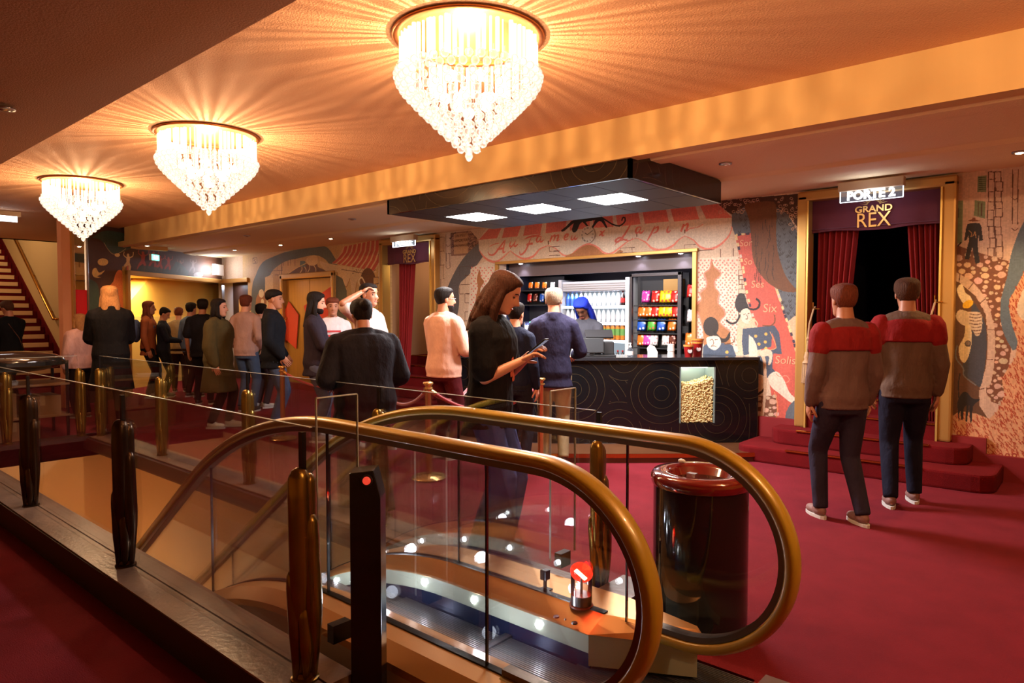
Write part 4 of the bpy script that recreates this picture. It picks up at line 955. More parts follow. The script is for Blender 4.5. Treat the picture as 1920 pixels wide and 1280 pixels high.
# gold double door with red poster
dd=thing('door_3','gold panelled double door in the mural wall','door',(-11.585,7.36,0)); dd['kind']='structure'
M_gd=mat('gold_wood_panel',s2l((.70,.52,.24)),.4,.3,var=.12,vscale=3,stretch=(6,6,.4))
for s in (-1,1): MB().box((-.84 if s<0 else .005,0,0),(-.005 if s<0 else .84,.05,2.14)).build('door_leaf',M_gd,dd,bevel=.004)
for (a,c) in (((-.93,-.10,0),(-.84,.06,2.24)),((.84,-.10,0),(.93,.06,2.24)),((-.93,-.10,2.15),(.93,.06,2.26))): MB().box(a,c).build('door_frame',M_gold,dd,bevel=.02)
for s in (-1,): MB().tube([(s*.78,-.03,.9),(s*.78,-.07,.95),(s*.78,-.07,1.35),(s*.78,-.03,1.4)],.014,8).build('pull_handle',M_brass,dd,smooth=True)
rp=MB().extr([(-12.42,7.33,1.55),(-12.3,7.33,1.72),(-11.95,7.33,1.45),(-12.05,7.33,.78),(-12.4,7.33,.95)],(0,.012,0)).extr([(-11.75,7.33,1.62),(-10.82,7.33,1.98),(-10.85,7.33,1.45),(-11.6,7.33,1.25)],(0,.012,0))
o=rp.build('painted_red_band',mat('orange_red_paint',s2l((.90,.28,.17)),.6)); o.parent=dd; o.location=(11.585,-7.36,0)
# black cart with domed lid
x,y=-9.62,2.15
ct=thing('serving_cart','black cart with a shiny domed lid, papers and cartons at the left edge','cart',(x,y,0))
MB().sphere((0,0,0),(.36,.55,.13),28,10).build('domed_lid',mat('glossy_black_lid',(.01,.01,.012),.08,coat=1),ct,smooth=True).location=(0,0,.90)
MB().lathe([(.0,.0),(1,0),(1,.04),(0,.04)],28).build('lid_rim',M_black,ct).matrix_local=Matrix.Translation((0,0,.86)) @ Matrix.Diagonal((.38,.57,1,1))
for z in (.25,.62): MB().box((-.3,-.5,z),(.3,.5,z+.025)).build('shelf',mat('cart_wood',s2l((.5,.36,.22)),.5),ct)
for sx in (-1,1):
    for sy in (-1,1): MB().tube([(sx*.28,sy*.48,.02),(sx*.28,sy*.48,.88)],.018,8).build('leg',M_black,ct)
for (a,c,la) in (((-.2,-.42,.275),(.25,-.02,.55),'open brown carton on the cart, left'),((-.15,.05,.275),(.25,.42,.5),'brown carton on the lower cart shelf, right'),((-.1,-.3,0.005),(.25,.2,.22),'brown carton under the cart')):
    bo=thing('cardboard_box',la,'box',((a[0]+c[0])/2+x,(a[1]+c[1])/2+y,a[2])); w=(c[0]-a[0])/2;d_=(c[1]-a[1])/2;h=c[2]-a[2]
    MB().box((-w,-d_,0),(w,d_,h)).build('carton',mat('carton_board',s2l((.50,.37,.25)),.85),bo); MB().box((-w-.001,-.025,h*.5),(w+.001,.025,h+.001)).build('packing_tape',mat('tape',s2l((.62,.5,.36)),.3),bo)
st=thing('paper_stack','loose stack of white papers on the cart','papers',(x+.12,y-.15,.645))
for k in range(6): o=MB().box((-.1,-.15,.006*k),(.1,.15,.006*k+.003)).build('paper_sheet',M_white,st); o.rotation_euler=(.0,-.03*k,.12*k)
# clock
p=P(1103,440,Y=7.29)
ck=thing('wall_clock','round white clock face with dark Roman style ticks over the kiosk','clock',(p[0],7.285,p[2]))
me=MB().lathe([(0,0),(.108,0),(.108,.012),(0,.012)],40).mesh('d'); me.transform(Matrix.Rotation(PI/2,4,'X')); link('clock_face',me,ck,mat('clock_white',s2l((.82,.78,.72)),.6))
for k,tx in enumerate('XII I II III IV V VI VII VIII IX X XI'.split()):
    me=text_mesh(tx,.034,.001,0,0,sx=.8); a=-2*PI*k/12; me.transform(Matrix.Translation((.085*math.sin(-a),-.014,.085*math.cos(a))) @ Matrix.Rotation(-a,4,'Y') @ Matrix.Rotation(PI/2,4,'X') @ Matrix.Translation((0,-.012,0))); link('numeral',me,ck,mat('clock_ink',(.03,.03,.035),.6))
for L,a,w in ((.05,-1.0,.004),(.075,1.05,.003)):
    me=MB().box((-w,-.016,0),(w,-.014,L)).mesh('d'); me.transform(Matrix.Rotation(a,4,'Y')); link('clock_hand',me,ck,mat('clock_ink',(0,0,0)))
# ================================================================ painted wall prints (drawn on numpy canvases)
class Canvas:
    def __init__(s, w, h, base, tf): s.w=w; s.h=h; s.a=np.empty((h,w,3),np.float32); s.a[:]=base; s.tf=tf
    def T(s, pts): return np.array([s.tf(*p) for p in pts], float)
    def mask(s, q):
        x0,y0=np.floor(q.min(0)).astype(int); x1,y1=np.ceil(q.max(0)).astype(int)+1
        x0=max(x0,0);y0=max(y0,0);x1=min(x1,s.w);y1=min(y1,s.h)
        if x1<=x0 or y1<=y0: return None
        X,Y=np.meshgrid(np.arange(x0,x1)+.5,np.arange(y0,y1)+.5); m=np.zeros(X.shape,bool); n=len(q)
        for i in range(n):
            ax,ay=q[i]; bx,by=q[(i+1)%n]
            if ay==by: continue
            c=((ay>Y)!=(by>Y))&(X<(bx-ax)*(Y-ay)/(by-ay)+ax); m^=c
        return x0,y0,x1,y1,m
    def fillq(s, q, col, al=1):
        r=s.mask(q)
        if r is None: return
        x0,y0,x1,y1,m=r; v=s.a[y0:y1,x0:x1]; v[m]=v[m]*(1-al)+np.array(col,np.float32)*al
    def fill(s, pts, col, al=1, sm=0): 
        if sm: pts=spline(pts,sm,True)
        s.fillq(s.T(pts),col,al)
    def ell(s, x, y, rx, ry, col, al=1, n=18, rot=0):
        c,sn=math.cos(rot),math.sin(rot)
        s.fill([(x+rx*math.cos(t)*c-ry*math.sin(t)*sn,y+rx*math.cos(t)*sn+ry*math.sin(t)*c) for t in np.linspace(0,2*PI,n,endpoint=False)],col,al)
    def stroke(s, pts, w, col, sm=4, al=1, taper=False):
        if sm and len(pts)>2: pts=spline(pts,sm)
        q=s.T(pts); sc=s.scale(pts[0]); n=len(q)
        for i in range(n-1):
            d=q[i+1]-q[i]; L=np.hypot(*d)
            if L<1e-6: continue
            k=1.0
            if taper: t=(i+.5)/(n-1); k=.25+.9*math.sin(PI*t)
            ww=max(w*sc*k/2,.7); nn=np.array([-d[1],d[0]])/L*ww; e=d/L*ww*.4
            s.fillq(np.array([q[i]-e+nn,q[i+1]+e+nn,q[i+1]+e-nn,q[i]-e-nn]),col,al)
    def scale(s,p): a=np.array(s.tf(*p)); b_=np.array(s.tf(p[0],p[1]+1)); return float(np.hypot(*(a-b_)))
    def image(s, name, seed=1):
        rng=np.random.RandomState(seed); h,w=s.h,s.w
        g=rng.rand(h//3+2,w//3+2).repeat(3,0).repeat(3,1)[:h,:w]; st=rng.rand(1,w)*.5+rng.rand(h//40+1,w).repeat(40,0)[:h]*.5
        blot=rng.rand(h//60+2,w//60+2); yy=np.linspace(0,blot.shape[0]-1.01,h); xx=np.linspace(0,blot.shape[1]-1.01,w)
        yi=yy.astype(int); xi=xx.astype(int); fy=(yy-yi)[:,None]; fx=(xx-xi)[None]
        bl=(blot[yi][:,xi]*(1-fy)*(1-fx)+blot[yi+1][:,xi]*fy*(1-fx)+blot[yi][:,xi+1]*(1-fy)*fx+blot[yi+1][:,xi+1]*fy*fx)
        a=s.a*(1+.10*(g-.5)+.08*(st-.5)+.10*(bl-.5))[...,None]; a=np.clip(a,0,1)
        im=bpy.data.images.new(name,w,h); px=np.ones((h,w,4),np.float32); px[...,:3]=a; im.pixels.foreach_set(px.ravel()); im.update(); im.pack(); return im
RES=230
WX_0,WX_1=-15.0,.4
cw=int((WX_1-WX_0)*RES); chh=int(2.8*RES)
def tf_wall(px,py):
    p=P(px,py,Y=YW); return ((p[0]-WX_0)*RES, p[2]*RES)
BG=(.80,.70,.60); OCH=(.80,.66,.46); PINK=(.82,.45,.40); CREAM=(.84,.78,.70); BLUE=(.36,.38,.41); BRN=(.42,.26,.15); DBR=(.27,.16,.11); INK=(.36,.22,.17); BLK=(.10,.09,.10); HILL=(.64,.42,.26); RED=(.76,.34,.28); NVY=(.27,.31,.38)
cv=Canvas(cw,chh,BG,tf_wall); rnd=random.Random(11); U=lambda a,b: rnd.uniform(a,b)
# ochre ground to the left: warm light painted into the beige
cv.fill([(455,430),(735,430),(735,780),(455,780)],OCH)
def bricks(x0,x1,y0,y1,bw,bh,col=INK,pr=.7,slope=-.06):
    y=y0; r=0
    while y<y1:
        x=x0+(r%2)*bw*.45; 
        if rnd.random()<pr: cv.stroke([(x,y+slope*(x-x0)),(min(x+bw*1.5,x1),y+slope*(min(x+bw*1.5,x1)-x0))],.9,col,0)
        while x<x1:
            if rnd.random()<pr: cv.stroke([(x,y+slope*(x-x0)),(x,min(y+bh,y1)+slope*(x-x0))],.9,col,0)
            if rnd.random()<pr: cv.stroke([(x,y+bh+slope*(x-x0)),(min(x+bw,x1),y+bh+slope*(x-x0))],.9,col,0)
            x+=bw
        y+=bh; r+=1
def cobbles(poly,r0,r1,n,col=(.80,.66,.56),bg=(.45,.27,.18),al=1):
    cv.fill(poly,bg); P_=np.array(poly,float); x0,y0=P_.min(0); x1,y1=P_.max(0); pl=[]; 
    def inside(x,y):
        c=False; m=len(P_)
        for i in range(m):
            a,b_=P_[i],P_[(i+1)%m]
            if (a[1]>y)!=(b_[1]>y) and x<(b_[0]-a[0])*(y-a[1])/(b_[1]-a[1])+a[0]: c=not c
        return c
    for k in range(n):
        r=U(r0,r1)*(1 if k<n*.6 else .5); x,y=U(x0,x1),U(y0,y1)
        if not inside(x,y) or any((x-a)**2+((y-b_)*1.25)**2<(r+q)**2*.92 for a,b_,q in pl): continue
        pl.append((x,y,r)); c=tuple(v*U(.93,1.05) for v in col)
        cv.fill([(x+r*U(.85,1.08)*math.cos(t),y+r*.74*U(.85,1.08)*math.sin(t)) for t in np.linspace(0,2*PI,9,endpoint=False)],c,1,3)
def scribble(poly,n,cols,w=1.2,L=5):
    P_=np.array(poly,float); x0,y0=P_.min(0); x1,y1=P_.max(0)
    for k in range(n):
        x,y=U(x0,x1),U(y0,y1); a=U(0,6.3)
        cv.stroke([(x,y),(x+L*.5*math.cos(a)+U(-1,1),y+L*.5*math.sin(a)),(x+L*math.cos(a+.8),y+L*math.sin(a+.8))],w,rnd.choice(cols),3,.8)
# ---- left bay: arch, awning
cv.fill([(472,640),(472,545),(480,515),(492,492),(515,480),(545,470),(600,462),(616,466),(628,484),(634,494),(622,500),(610,486),(590,478),(560,484),(535,490),(512,506),(503,525),(498,540),(490,560),(487,600),(486,640)],(.35,.37,.36),1,3)
cv.fill([(535,520),(548,508),(566,497),(590,482),(596,500),(607,505),(622,520)],BRN,1,3)
cv.fill([(573,487),(582,480),(594,480),(596,492),(588,498),(578,496)],(.88,.76,.55),1,3); cv.fill([(563,489),(572,489),(573,500),(562,500)],(.35,.42,.45)); 
for a in ((566,500,562,512),(571,500,573,512),(580,496,577,510),(588,497,592,510)): cv.stroke([(a[0],a[1]),((a[0]+a[2])/2+2,(a[1]+a[3])/2),(a[2],a[3])],2.2,(.88,.78,.6))
for x in (531,540,545,553): cv.stroke([(x,486+.1*(540-x)),(x,498)],1.4,BRN,0)
cv.stroke([(528,492),(528,514)],2,BRN,0); cv.stroke([(535,517),(555,503),(575,493)],1.5,(.88,.75,.5))
cv.fill([(497,520),(512,513),(512,600),(497,600)],(.90,.80,.62)); cv.fill([(480,560),(492,545),(500,560),(494,600),(482,600)],HILL,1,3); cv.ell(490,550,5,8,(.92,.85,.7)); cv.ell(492,566,3,6,(.92,.85,.7))
cv.fill([(472,482),(483,480),(483,494),(472,496)],OCH); cv.stroke([(474,484),(482,483),(482,493),(474,494),(474,484)],.9,INK,0); cv.stroke([(479,486),(476,488),(480,491),(477,493)],.8,INK,2)
cv.fill([(644,462),(720,446),(719,475),(706,505),(622,494),(634,482)],(.85,.72,.55),1)
for k in range(9):
    t0=k/9.; t1=t0+.075
    def pt(t,v): xt=646+76*t; xb=622+82*t; yt=462-16*t; yb=493+15*t; return (xt+(xb-xt)*v+6*math.sin(v*PI)*(1), yt+(yb-yt)*v)
    cv.fill([pt(t0,0),pt(t0,.35),pt(t0,.7),pt(t0,1),pt(t1,1),pt(t1,.7),pt(t1,.35),pt(t1,0)],RED)
cv.fill([(600,490),(622,495),(704,508),(694,514),(688,540),(682,545),(676,520),(668,530),(665,550),(660,552),(656,525),(650,535),(646,535),(640,520),(636,524),(632,510),(620,512),(606,504)],(.86,.74,.58),1,4)
for pp in ([(632,510),(636,524),(640,520)],[(646,535),(650,537),(656,522)],[(660,551),(665,552),(669,530)]): cv.stroke(pp,1.6,HILL)
cv.fill([(630,515),(642,522),(650,545),(650,640),(630,640)],(.36,.38,.36)); cv.ell(690,530,15,28,BRN); cv.stroke([(684,530),(678,520),(672,528),(680,540),(690,545)],3.5,(.9,.82,.68)); cv.stroke([(704,505),(694,514),(680,512),(660,508),(640,505)],1,INK); scribble([(640,503),(690,512)],14,[INK],.8,3)
cv.fill([(700,520),(720,520),(720,700),(700,700)],OCH); bricks(700,721,520,700,10,12); scribble([(711,470),(720,505)],20,[INK],.9,4); bricks(502,530,500,520,9,8)
# ---- between left doorway and awning
bricks(822,833,445,700,9,26,INK,.8); bricks(834,846,445,500,6,30,INK,.6)
for x in (836,845): cv.stroke([(x,438),(x,500)],.8,INK,0)
cv.stroke([(836,458),(840,462),(845,458)],.8,INK); cv.stroke([(836,500),(840,504),(845,500)],.8,INK)
cv.fill([(845,436),(915,428),(900,455),(880,478),(846,480)],(.55,.40,.32)); scribble([(846,436),(912,470)],230,[(.22,.14,.12),(.30,.2,.16),(.75,.6,.5)],1.1,4)
cv.fill([(851,438),(877,436),(877,474),(851,477)],(.74,.58,.42))
cv.fill([(930,445),(908,450),(890,462),(872,480),(858,500),(845,525),(836,548),(828,580),(824,640),(822,720),(846,720),(850,660),(856,600),(861,570),(861,535),(874,520),(890,503),(906,480),(920,465)],(.36,.35,.36),1,3)
scribble([(840,470),(890,600)],0,[INK])
def dots(x0,x1,y0,y1,st,r,col=PINK,test=None):
    j=0; y=y0
    while y<y1:
        x=x0+(j%2)*st*.5
        while x<x1:
            a,b_=x+U(-1,1),y+U(-1,1)
            if test is None or test(a,b_): cv.ell(a,b_,r,r,col,.9,10)
            x+=st
        y+=st*.62; j+=1
bricks(862,935,500,660,22,17)
cv.fill([(888,500),(935,498),(935,640),(880,640),(880,560),(882,515)],CREAM,1,2); dots(884,934,502,640,8,1.5)
cv.fill([(899,505),(902,520),(908,528),(901,540),(899,560),(892,560),(896,540),(894,524)],HILL,1,3)
# ---- kiosk awning
cv.fill([(880,430),(1380,370),(1380,410),(1303,470),(935,492)],BG)
cv.fill([(897,450),(918,420),(1345,376),(1373,408),(1374,425),(1365,446),(1352,457),(1338,464),(1323,466),(1308,460),(1297,449),(1284,443),(1272,452),(1260,464),(1238,468),(1222,462),(1210,452),(1194,446),(1180,453),(1165,462),(1150,474),(1139,475),(1126,470),(1118,460),(1103,457),(1088,462),(1075,475),(1058,477),(1045,468),(1036,462),(1028,460),(1012,468),(1000,480),(982,484),(968,477),(957,469),(945,477),(932,488),(918,489),(908,480),(902,475),(898,466)],CREAM)
reds=[((897,450),(921,424),(943,421),(932,446)),((941,446),(948,421),(979,418),(970,443)),((981,442),(986,418),(1018,413),(1013,438)),((1023,437),(1025,412),(1063,408),(1060,433)),((1068,432),(1070,407),(1106,403),(1106,427)),((1113,427),(1111,403),(1148,398),(1150,425)),
      ((1158,424),(1154,398),(1196,394),(1201,420)),((1209,419),(1204,393),(1248,389),(1254,415)),((1264,415),(1256,388),(1303,384),(1311,411)),((1324,410),(1312,384),(1343,378),(1373,408))]
for q in reds: cv.fill(q,PINK)
sc=[[(898,468),(908,482),(922,490),(936,488),(957,470)],[(957,470),(970,480),(984,485),(1000,480),(1012,467),(1028,460)],[(1028,460),(1042,466),(1056,478),(1070,478),(1085,466),(1103,458),(1120,464),(1132,474),(1146,475),(1162,464),(1178,452),(1194,446)],[(1194,446),(1210,454),(1224,466),(1244,468),(1262,460),(1272,450),(1284,442)],[(1284,442),(1300,450),(1312,462),(1328,467),(1345,462),(1360,450),(1370,435),(1374,412)]]
for q in sc: cv.stroke(q,3.6,(.86,.50,.42),5,1,True)
for x,y in ((957,463),(1028,455),(1194,440),(1284,434)): cv.stroke([(x,y-3),(x,y+3)],2.2,BRN,0)
cv.fill([(1060,483),(1075,474),(1090,463),(1103,459),(1117,463),(1128,473),(1140,478),(1150,477),(1162,468),(1162,477)],HILL,1,2)
bricks(1163,1190,465,478,22,9,INK,.9); bricks(1283,1305,459,472,24,9,INK,.9); bricks(1030,1050,463,480,18,8,INK,.8)
L_=(.83,.44,.38)
W_=3.2
def gl(strokes,ox,oy,k=1.0,w=W_):
    for q in strokes: cv.stroke([(ox+x*k+(-y)*.18*k,oy-.085*x*k+y*k) for x,y in q],w*(k**.4),L_,5,1,True)
# hand drawn swash letters: A u F a m e u x L a p i n
A_=[[(-14,2),(-10,8),(-2,8),(6,-4),(12,-14),(14,-16)],[(14,-16),(13,-4),(14,6),(18,4)],[(2,0),(14,-2)]]
u_=[[(0,-6),(-1,2),(3,4),(8,-4)],[(8,-6),(7,2),(10,4),(14,0)]]
F_=[[(-10,6),(-8,12),(-2,8),(2,-4),(4,-14)],[(-6,-12),(2,-15),(14,-16),(18,-18)],[(-1,-3),(8,-4)]]
a_=[[(8,-6),(2,-6),(0,0),(3,4),(8,-2)],[(8,-6),(7,2),(10,4),(14,0)]]
m_=[[(0,4),(2,-5)],[(2,-3),(6,-6),(7,-2),(6,4)],[(7,-3),(12,-6),(13,-2),(12,4),(16,2)]]
e_=[[(0,0),(5,-2),(6,-6),(2,-6),(0,0),(3,4),(8,2)]]
x_=[[(0,-5),(4,-2),(6,4),(10,3)],[(9,-6),(4,0),(0,4)]]
Lp=[[(-4,-12),(0,-16),(8,-16),(6,-8),(0,4),(-6,10),(-10,8),(-4,4),(4,8),(12,10),(16,6)]]
p_=[[(4,-8),(0,4),(-5,16)],[(3,-3),(9,-6),(9,1),(3,4)]]
i_=[[(2,-6),(1,2),(4,4),(7,1)]]
n_=[[(0,4),(2,-5)],[(2,-2),(7,-6),(8,-2),(7,4),(11,2)]]
for g_,x,y,k in ((A_,930,468,1.05),(u_,957,458,1.05),(F_,988,462,1.2),(a_,1006,450,1),(m_,1032,448,1.1),(e_,1058,446,1),(u_,1072,446,.8),(x_,1124,438,1),(Lp,1168,440,1.25),(a_,1192,433,1.1),(p_,1222,433,1.15),(i_,1250,431,1.1),(n_,1278,428,1.35)): gl(g_,x,y,k)
cv.stroke([(918,462),(926,458),(935,456)],1.4,L_); cv.stroke([(1152,460),(1160,452),(1178,448)],2,L_,5,1,True); cv.stroke([(1293,428),(1308,426),(1318,420)],.9,L_)
def cat_l(): 
    cv.fill([(1052,432),(1062,424),(1072,414),(1085,410),(1100,408),(1118,406),(1122,410),(1108,414),(1098,416),(1104,424),(1100,424),(1092,416),(1086,422),(1082,432),(1076,436),(1072,430),(1076,418),(1064,428),(1056,434)],BLK,1,2)
    cv.fill([(1100,408),(1112,406),(1124,404),(1130,408),(1136,420),(1139,426),(1136,427),(1130,418),(1124,414),(1117,420),(1112,427),(1109,426),(1116,412),(1104,413)],BLK,1,2)
    cv.stroke([(1126,406),(1138,414),(1150,421),(1162,423),(1171,416),(1172,409),(1168,408),(1166,413)],2.6,BLK,5)
cat_l()
# ---- right of the kiosk
bricks(1303,1400,470,560,24,17,INK,.8); bricks(1385,1400,470,660,14,18,INK,.8)
cv.fill([(1303,485),(1384,480),(1384,660),(1303,660)],CREAM)
ctest=lambda x,y: True
dots(1306,1384,488,650,7.5,1.7)
hl=[(1334,485),(1331,503),(1320,513),(1325,528),(1323,539),(1312,549),(1315,561),(1303,574),(1310,589),(1318,617),(1320,660),(1372,660),(1368,620),(1350,604),(1360,590),(1357,580),(1346,567),(1349,550),(1341,539),(1340,527),(1352,513),(1339,500)]
cv.fill(hl,HILL); 
for i0,i1 in ((0,3),(2,5),(4,7),(6,9),(12,15),(14,17),(16,19),(18,21)): cv.stroke(hl[i0:i1+1],2.4,(.85,.50,.42),4)
# blue ground and leaves
cv.fill([(1372,402),(1400,384),(1445,380),(1478,402),(1500,450),(1510,480),(1510,590),(1478,602),(1465,560),(1440,500),(1400,440),(1378,440)],(.35,.37,.40),1,2)
for k in range(420):
    x,y=U(1376,1508),U(388,596)
    if (x-1376)*1.2+400<y-40 and x<1455: continue
    cv.stroke([(x-2,y-2),(x,y+2),(x+2,y-2)],.9,(.20,.18,.18),2,.75)
cv.fill([(1340,376),(1512,362),(1512,432),(1500,432),(1478,402),(1450,384),(1400,384),(1372,402),(1362,396)],DBR,1,1)
for k in range(90):
    x,y=U(1350,1510),U(370,400)
    if x>1478: y=U(368,430)
    c_=U(1.6,3.4); cv.stroke([(x+c_*math.cos(t),y+c_*.8*math.sin(t)) for t in np.linspace(0,5.5,6)],.8,(.78,.64,.54),3)
cv.fill([(1478,602),(1490,592),(1512,588),(1512,800),(1500,790)],(.82,.68,.54))
# red banner with checks
ban=[(1378,440),(1411,436),(1455,545),(1475,600),(1492,650),(1502,720),(1502,795),(1455,795),(1440,700),(1420,630),(1400,560),(1388,490)]
cv.fill(ban,RED)
def checks(pts,n,w):
    q=spline(pts,8); m=len(q)
    for k in range(n):
        i=int(k*(m-2)/n); p_0,p_1=q[i],q[min(i+3,m-1)]; c=rnd.choice([(.86,.76,.55),(.86,.76,.55),(.22,.18,.25),(.80,.72,.66)])
        d=(p_1-p_0)/np.linalg.norm(p_1-p_0); nn=np.array([-d[1],d[0]])*w; l=d*3.2; cv.fill([p_0-nn-l,p_0+nn-l,p_0+nn+l,p_0-nn+l],c)
checks([(1380,443),(1392,495),(1402,555),(1420,622),(1428,650)],20,2.2); checks([(1457,545),(1475,600),(1492,655),(1504,730)],18,2.2); checks([(1384,440),(1411,437)],4,2)
cv.fill([(1396,386),(1410,380),(1450,378),(1456,400),(1455,430),(1458,470),(1470,510),(1482,530),(1494,546),(1470,546),(1440,530),(1420,505),(1411,480),(1408,440),(1404,410)],BRN,1,3)
for k in range(26): x=U(1412,1450); y=U(400,520); cv.stroke([(x,y),(x+U(-2,2),y+U(6,16)),(x+U(-3,4),y+U(18,26))],.8,(.20,.12,.08),3,.7)
# harlequins
cv.fill([(1318,660),(1320,648),(1336,642),(1368,645),(1376,655),(1380,690),(1318,690)],NVY,1,3); cv.ell(1333,612,14.5,18,BLK,.85); cv.fill([(1338,618),(1350,632),(1360,634),(1366,625),(1369,622),(1368,634),(1358,642),(1342,638)],BLK,.85,3)
cv.fill([(1326,632),(1346,630),(1352,644),(1342,656),(1330,652),(1325,642)],CREAM,1,3); cv.stroke([(1331,638),(1336,636),(1338,644),(1334,648)],.8,INK); cv.stroke([(1340,637),(1345,636)],.8,INK,0); cv.stroke([(1333,650),(1338,648),(1343,650)],.9,INK); cv.stroke([(1378,633),(1374,642),(1358,645)],1.8,BRN); cv.ell(1363,660,3,3,(.85,.62,.3))
cv.fill([(1392,584),(1384,600),(1381,640),(1391,665),(1420,640),(1414,600)],(.82,.70,.58),1,2)
cv.fill([(1380,560),(1386,550),(1396,552),(1400,566),(1404,578),(1393,582),(1386,586),(1378,574)],BLK,.88,3); cv.stroke([(1398,576),(1412,580),(1422,576),(1424,566),(1418,560)],3.6,BLK,5,.88); cv.stroke([(1388,590),(1380,604),(1370,606),(1362,600)],3.6,BLK,5,.88)
cv.fill([(1390,582),(1402,578),(1408,592),(1404,606),(1394,604),(1389,594)],CREAM,1,3); cv.stroke([(1394,590),(1398,588)],.9,INK,0); cv.stroke([(1402,588),(1405,587)],.9,INK,0); cv.stroke([(1400,590),(1402,597),(1398,598)],.8,INK); cv.stroke([(1404,604),(1412,598),(1420,606),(1416,614),(1400,616)],2.4,(.80,.68,.55)); 
cv.fill([(1393,616),(1415,614),(1430,612),(1452,610),(1461,624),(1466,664),(1448,662),(1442,656),(1456,652),(1454,640),(1448,624),(1446,650),(1420,656),(1412,640),(1404,626),(1404,664),(1394,666),(1391,640)],NVY,1,1)
for x,y in ((1417,630),(1436,626),(1423,645),(1435,641),(1436,653)): cv.ell(x,y,3,3,(.87,.65,.32))
cv.stroke([(1452,590),(1453,602),(1446,610),(1430,610)],2.2,BRN); cv.stroke([(1444,622),(1452,640),(1455,652),(1444,656)],1,(.9,.65,.4))
cv.fill([(1405,628),(1418,645),(1420,668),(1412,690),(1405,690),(1404,660)],CREAM,1,2)
cv.fill([(1420,668),(1450,662),(1448,690),(1456,698),(1440,708),(1422,700),(1414,700)],NVY,1,1)
cv.fill([(1440,706),(1456,696),(1470,712),(1480,735),(1492,748),(1484,755),(1462,738),(1446,725)],CREAM,1,3); cv.fill([(1472,783),(1480,760),(1494,748),(1500,752),(1490,785)],BLUE,1,2)
cobbles([(1400,742),(1455,742),(1458,808),(1400,812)],4,8,260)
cv.ell(1410,722,26,21,(.24,.14,.1)); cv.ell(1409,719,25,20,(.82,.66,.52)); cv.fill([(1402,700),(1407,706),(1406,728),(1400,728)],RED); cv.ell(1416,713,4,3.5,RED)
cv.stroke([(1426,662),(1432,672),(1434,690),(1435,720),(1433,750),(1428,780),(1420,806)],6,(.80,.66,.54),4); cv.fill([(1424,660),(1436,654),(1448,660),(1446,680),(1440,684),(1442,668),(1430,668)],(.86,.74,.64),1,3); cv.fill([(1405,748),(1415,748),(1417,780),(1414,804),(1405,804)],BLK,.9)
cv.stroke([(1455,700),(1462,706),(1474,704),(1480,712),(1474,718)],1.2,(.9,.55,.45)); cv.stroke([(1452,735),(1458,760),(1454,790)],1.4,(.85,.55,.35))
# ---- right bay beyond the doorway
cv.fill([(1784,322),(1925,310),(1925,920),(1784,900)],(.80,.67,.58))
GRN=(.47,.52,.38)
cv.fill([(1785,376),(1806,376),(1804,456),(1785,458)],GRN); cv.fill([(1833,330),(1850,329),(1849,360),(1832,360)],GRN); cv.fill([(1828,375),(1848,378),(1847,410),(1826,404)],GRN)
for k in range(7): cv.stroke([(1835,333+3.7*k),(1849,332+3.7*k)],.8,(.25,.3,.2),0)
cv.stroke([(1835,380),(1834,404)],1,INK,0); cv.stroke([(1841,380),(1840,405)],1,INK,0)
for x in (1790,1793,1797): cv.stroke([(x,390),(x,408)],1.3,(.25,.2,.2),0)
cv.stroke([(1788,367),(1791,366),(1789,369),(1792,371),(1788,373)],.9,INK,2); cv.stroke([(1796,365),(1796,373)],1,INK,0)
for c_,(x0,x1) in enumerate(((1854,1866),(1866,1879))):
    y=322.; j=0
    while y<490: 
        h=U(12,24); o=U(-3,2); cv.stroke([(x0+o,y),(x1+o,y),(x1+o,y+h),(x0+o,y+h),(x0+o,y)],.8,INK,0); y+=h
for x in (1899,1909): cv.stroke([(x,318),(x-1,420)],.8,INK,0)
for y in (370,428): cv.stroke([(1897,y),(1903,y+4),(1909,y)],.9,INK)
cobbles([(1785,456),(1806,464),(1850,478),(1885,488),(1900,490),(1898,640),(1880,760),(1850,750),(1845,600),(1820,540),(1785,515)],4,9,900)
cv.fill([(1920,415),(1908,440),(1895,480),(1888,520),(1877,560),(1876,600),(1884,630),(1895,650),(1904,655),(1925,600),(1925,410)],(.36,.42,.47),1,2)
# arch ring and cellar scene
cv.fill([(1785,508),(1800,514),(1825,530),(1848,560),(1864,610),(1866,660),(1858,720),(1845,730),(1868,768),(1858,784),(1836,760),(1836,730),(1848,690),(1852,640),(1848,590),(1830,556),(1800,530),(1785,524)],(.77,.64,.55),1,2)
for a,b_ in (((1800,514),(1798,530)),((1825,530),(1816,542)),((1848,560),(1836,570)),((1864,618),(1851,618)),((1862,674),(1850,674)),((1845,728),(1836,730))): cv.stroke([a,b_],1,INK,0)
cv.fill([(1785,524),(1800,530),(1830,556),(1848,590),(1852,640),(1848,690),(1836,730),(1836,760),(1852,784),(1800,800),(1785,800)],(.36,.23,.14),1,1)
cv.fill([(1822,565),(1845,600),(1850,640),(1846,690),(1838,725),(1826,716),(1810,705),(1806,690),(1808,665),(1822,620)],(.24,.24,.27),1,3)
cv.fill([(1794,543),(1800,533),(1806,536),(1810,548),(1820,556),(1824,570),(1812,574),(1800,560)],(.88,.80,.66),1,3); cv.ell(1815,570,11,7,(.88,.68,.12),1,16,-.5)
cv.fill([(1792,592),(1800,580),(1815,584),(1838,586),(1842,606),(1838,626),(1830,630),(1824,620),(1812,612),(1800,606)],(.80,.70,.58),1,3)
for k in range(7): cv.stroke([(1818,588+6*k),(1830,590+6*k),(1840,588+6*k)],.9,INK)
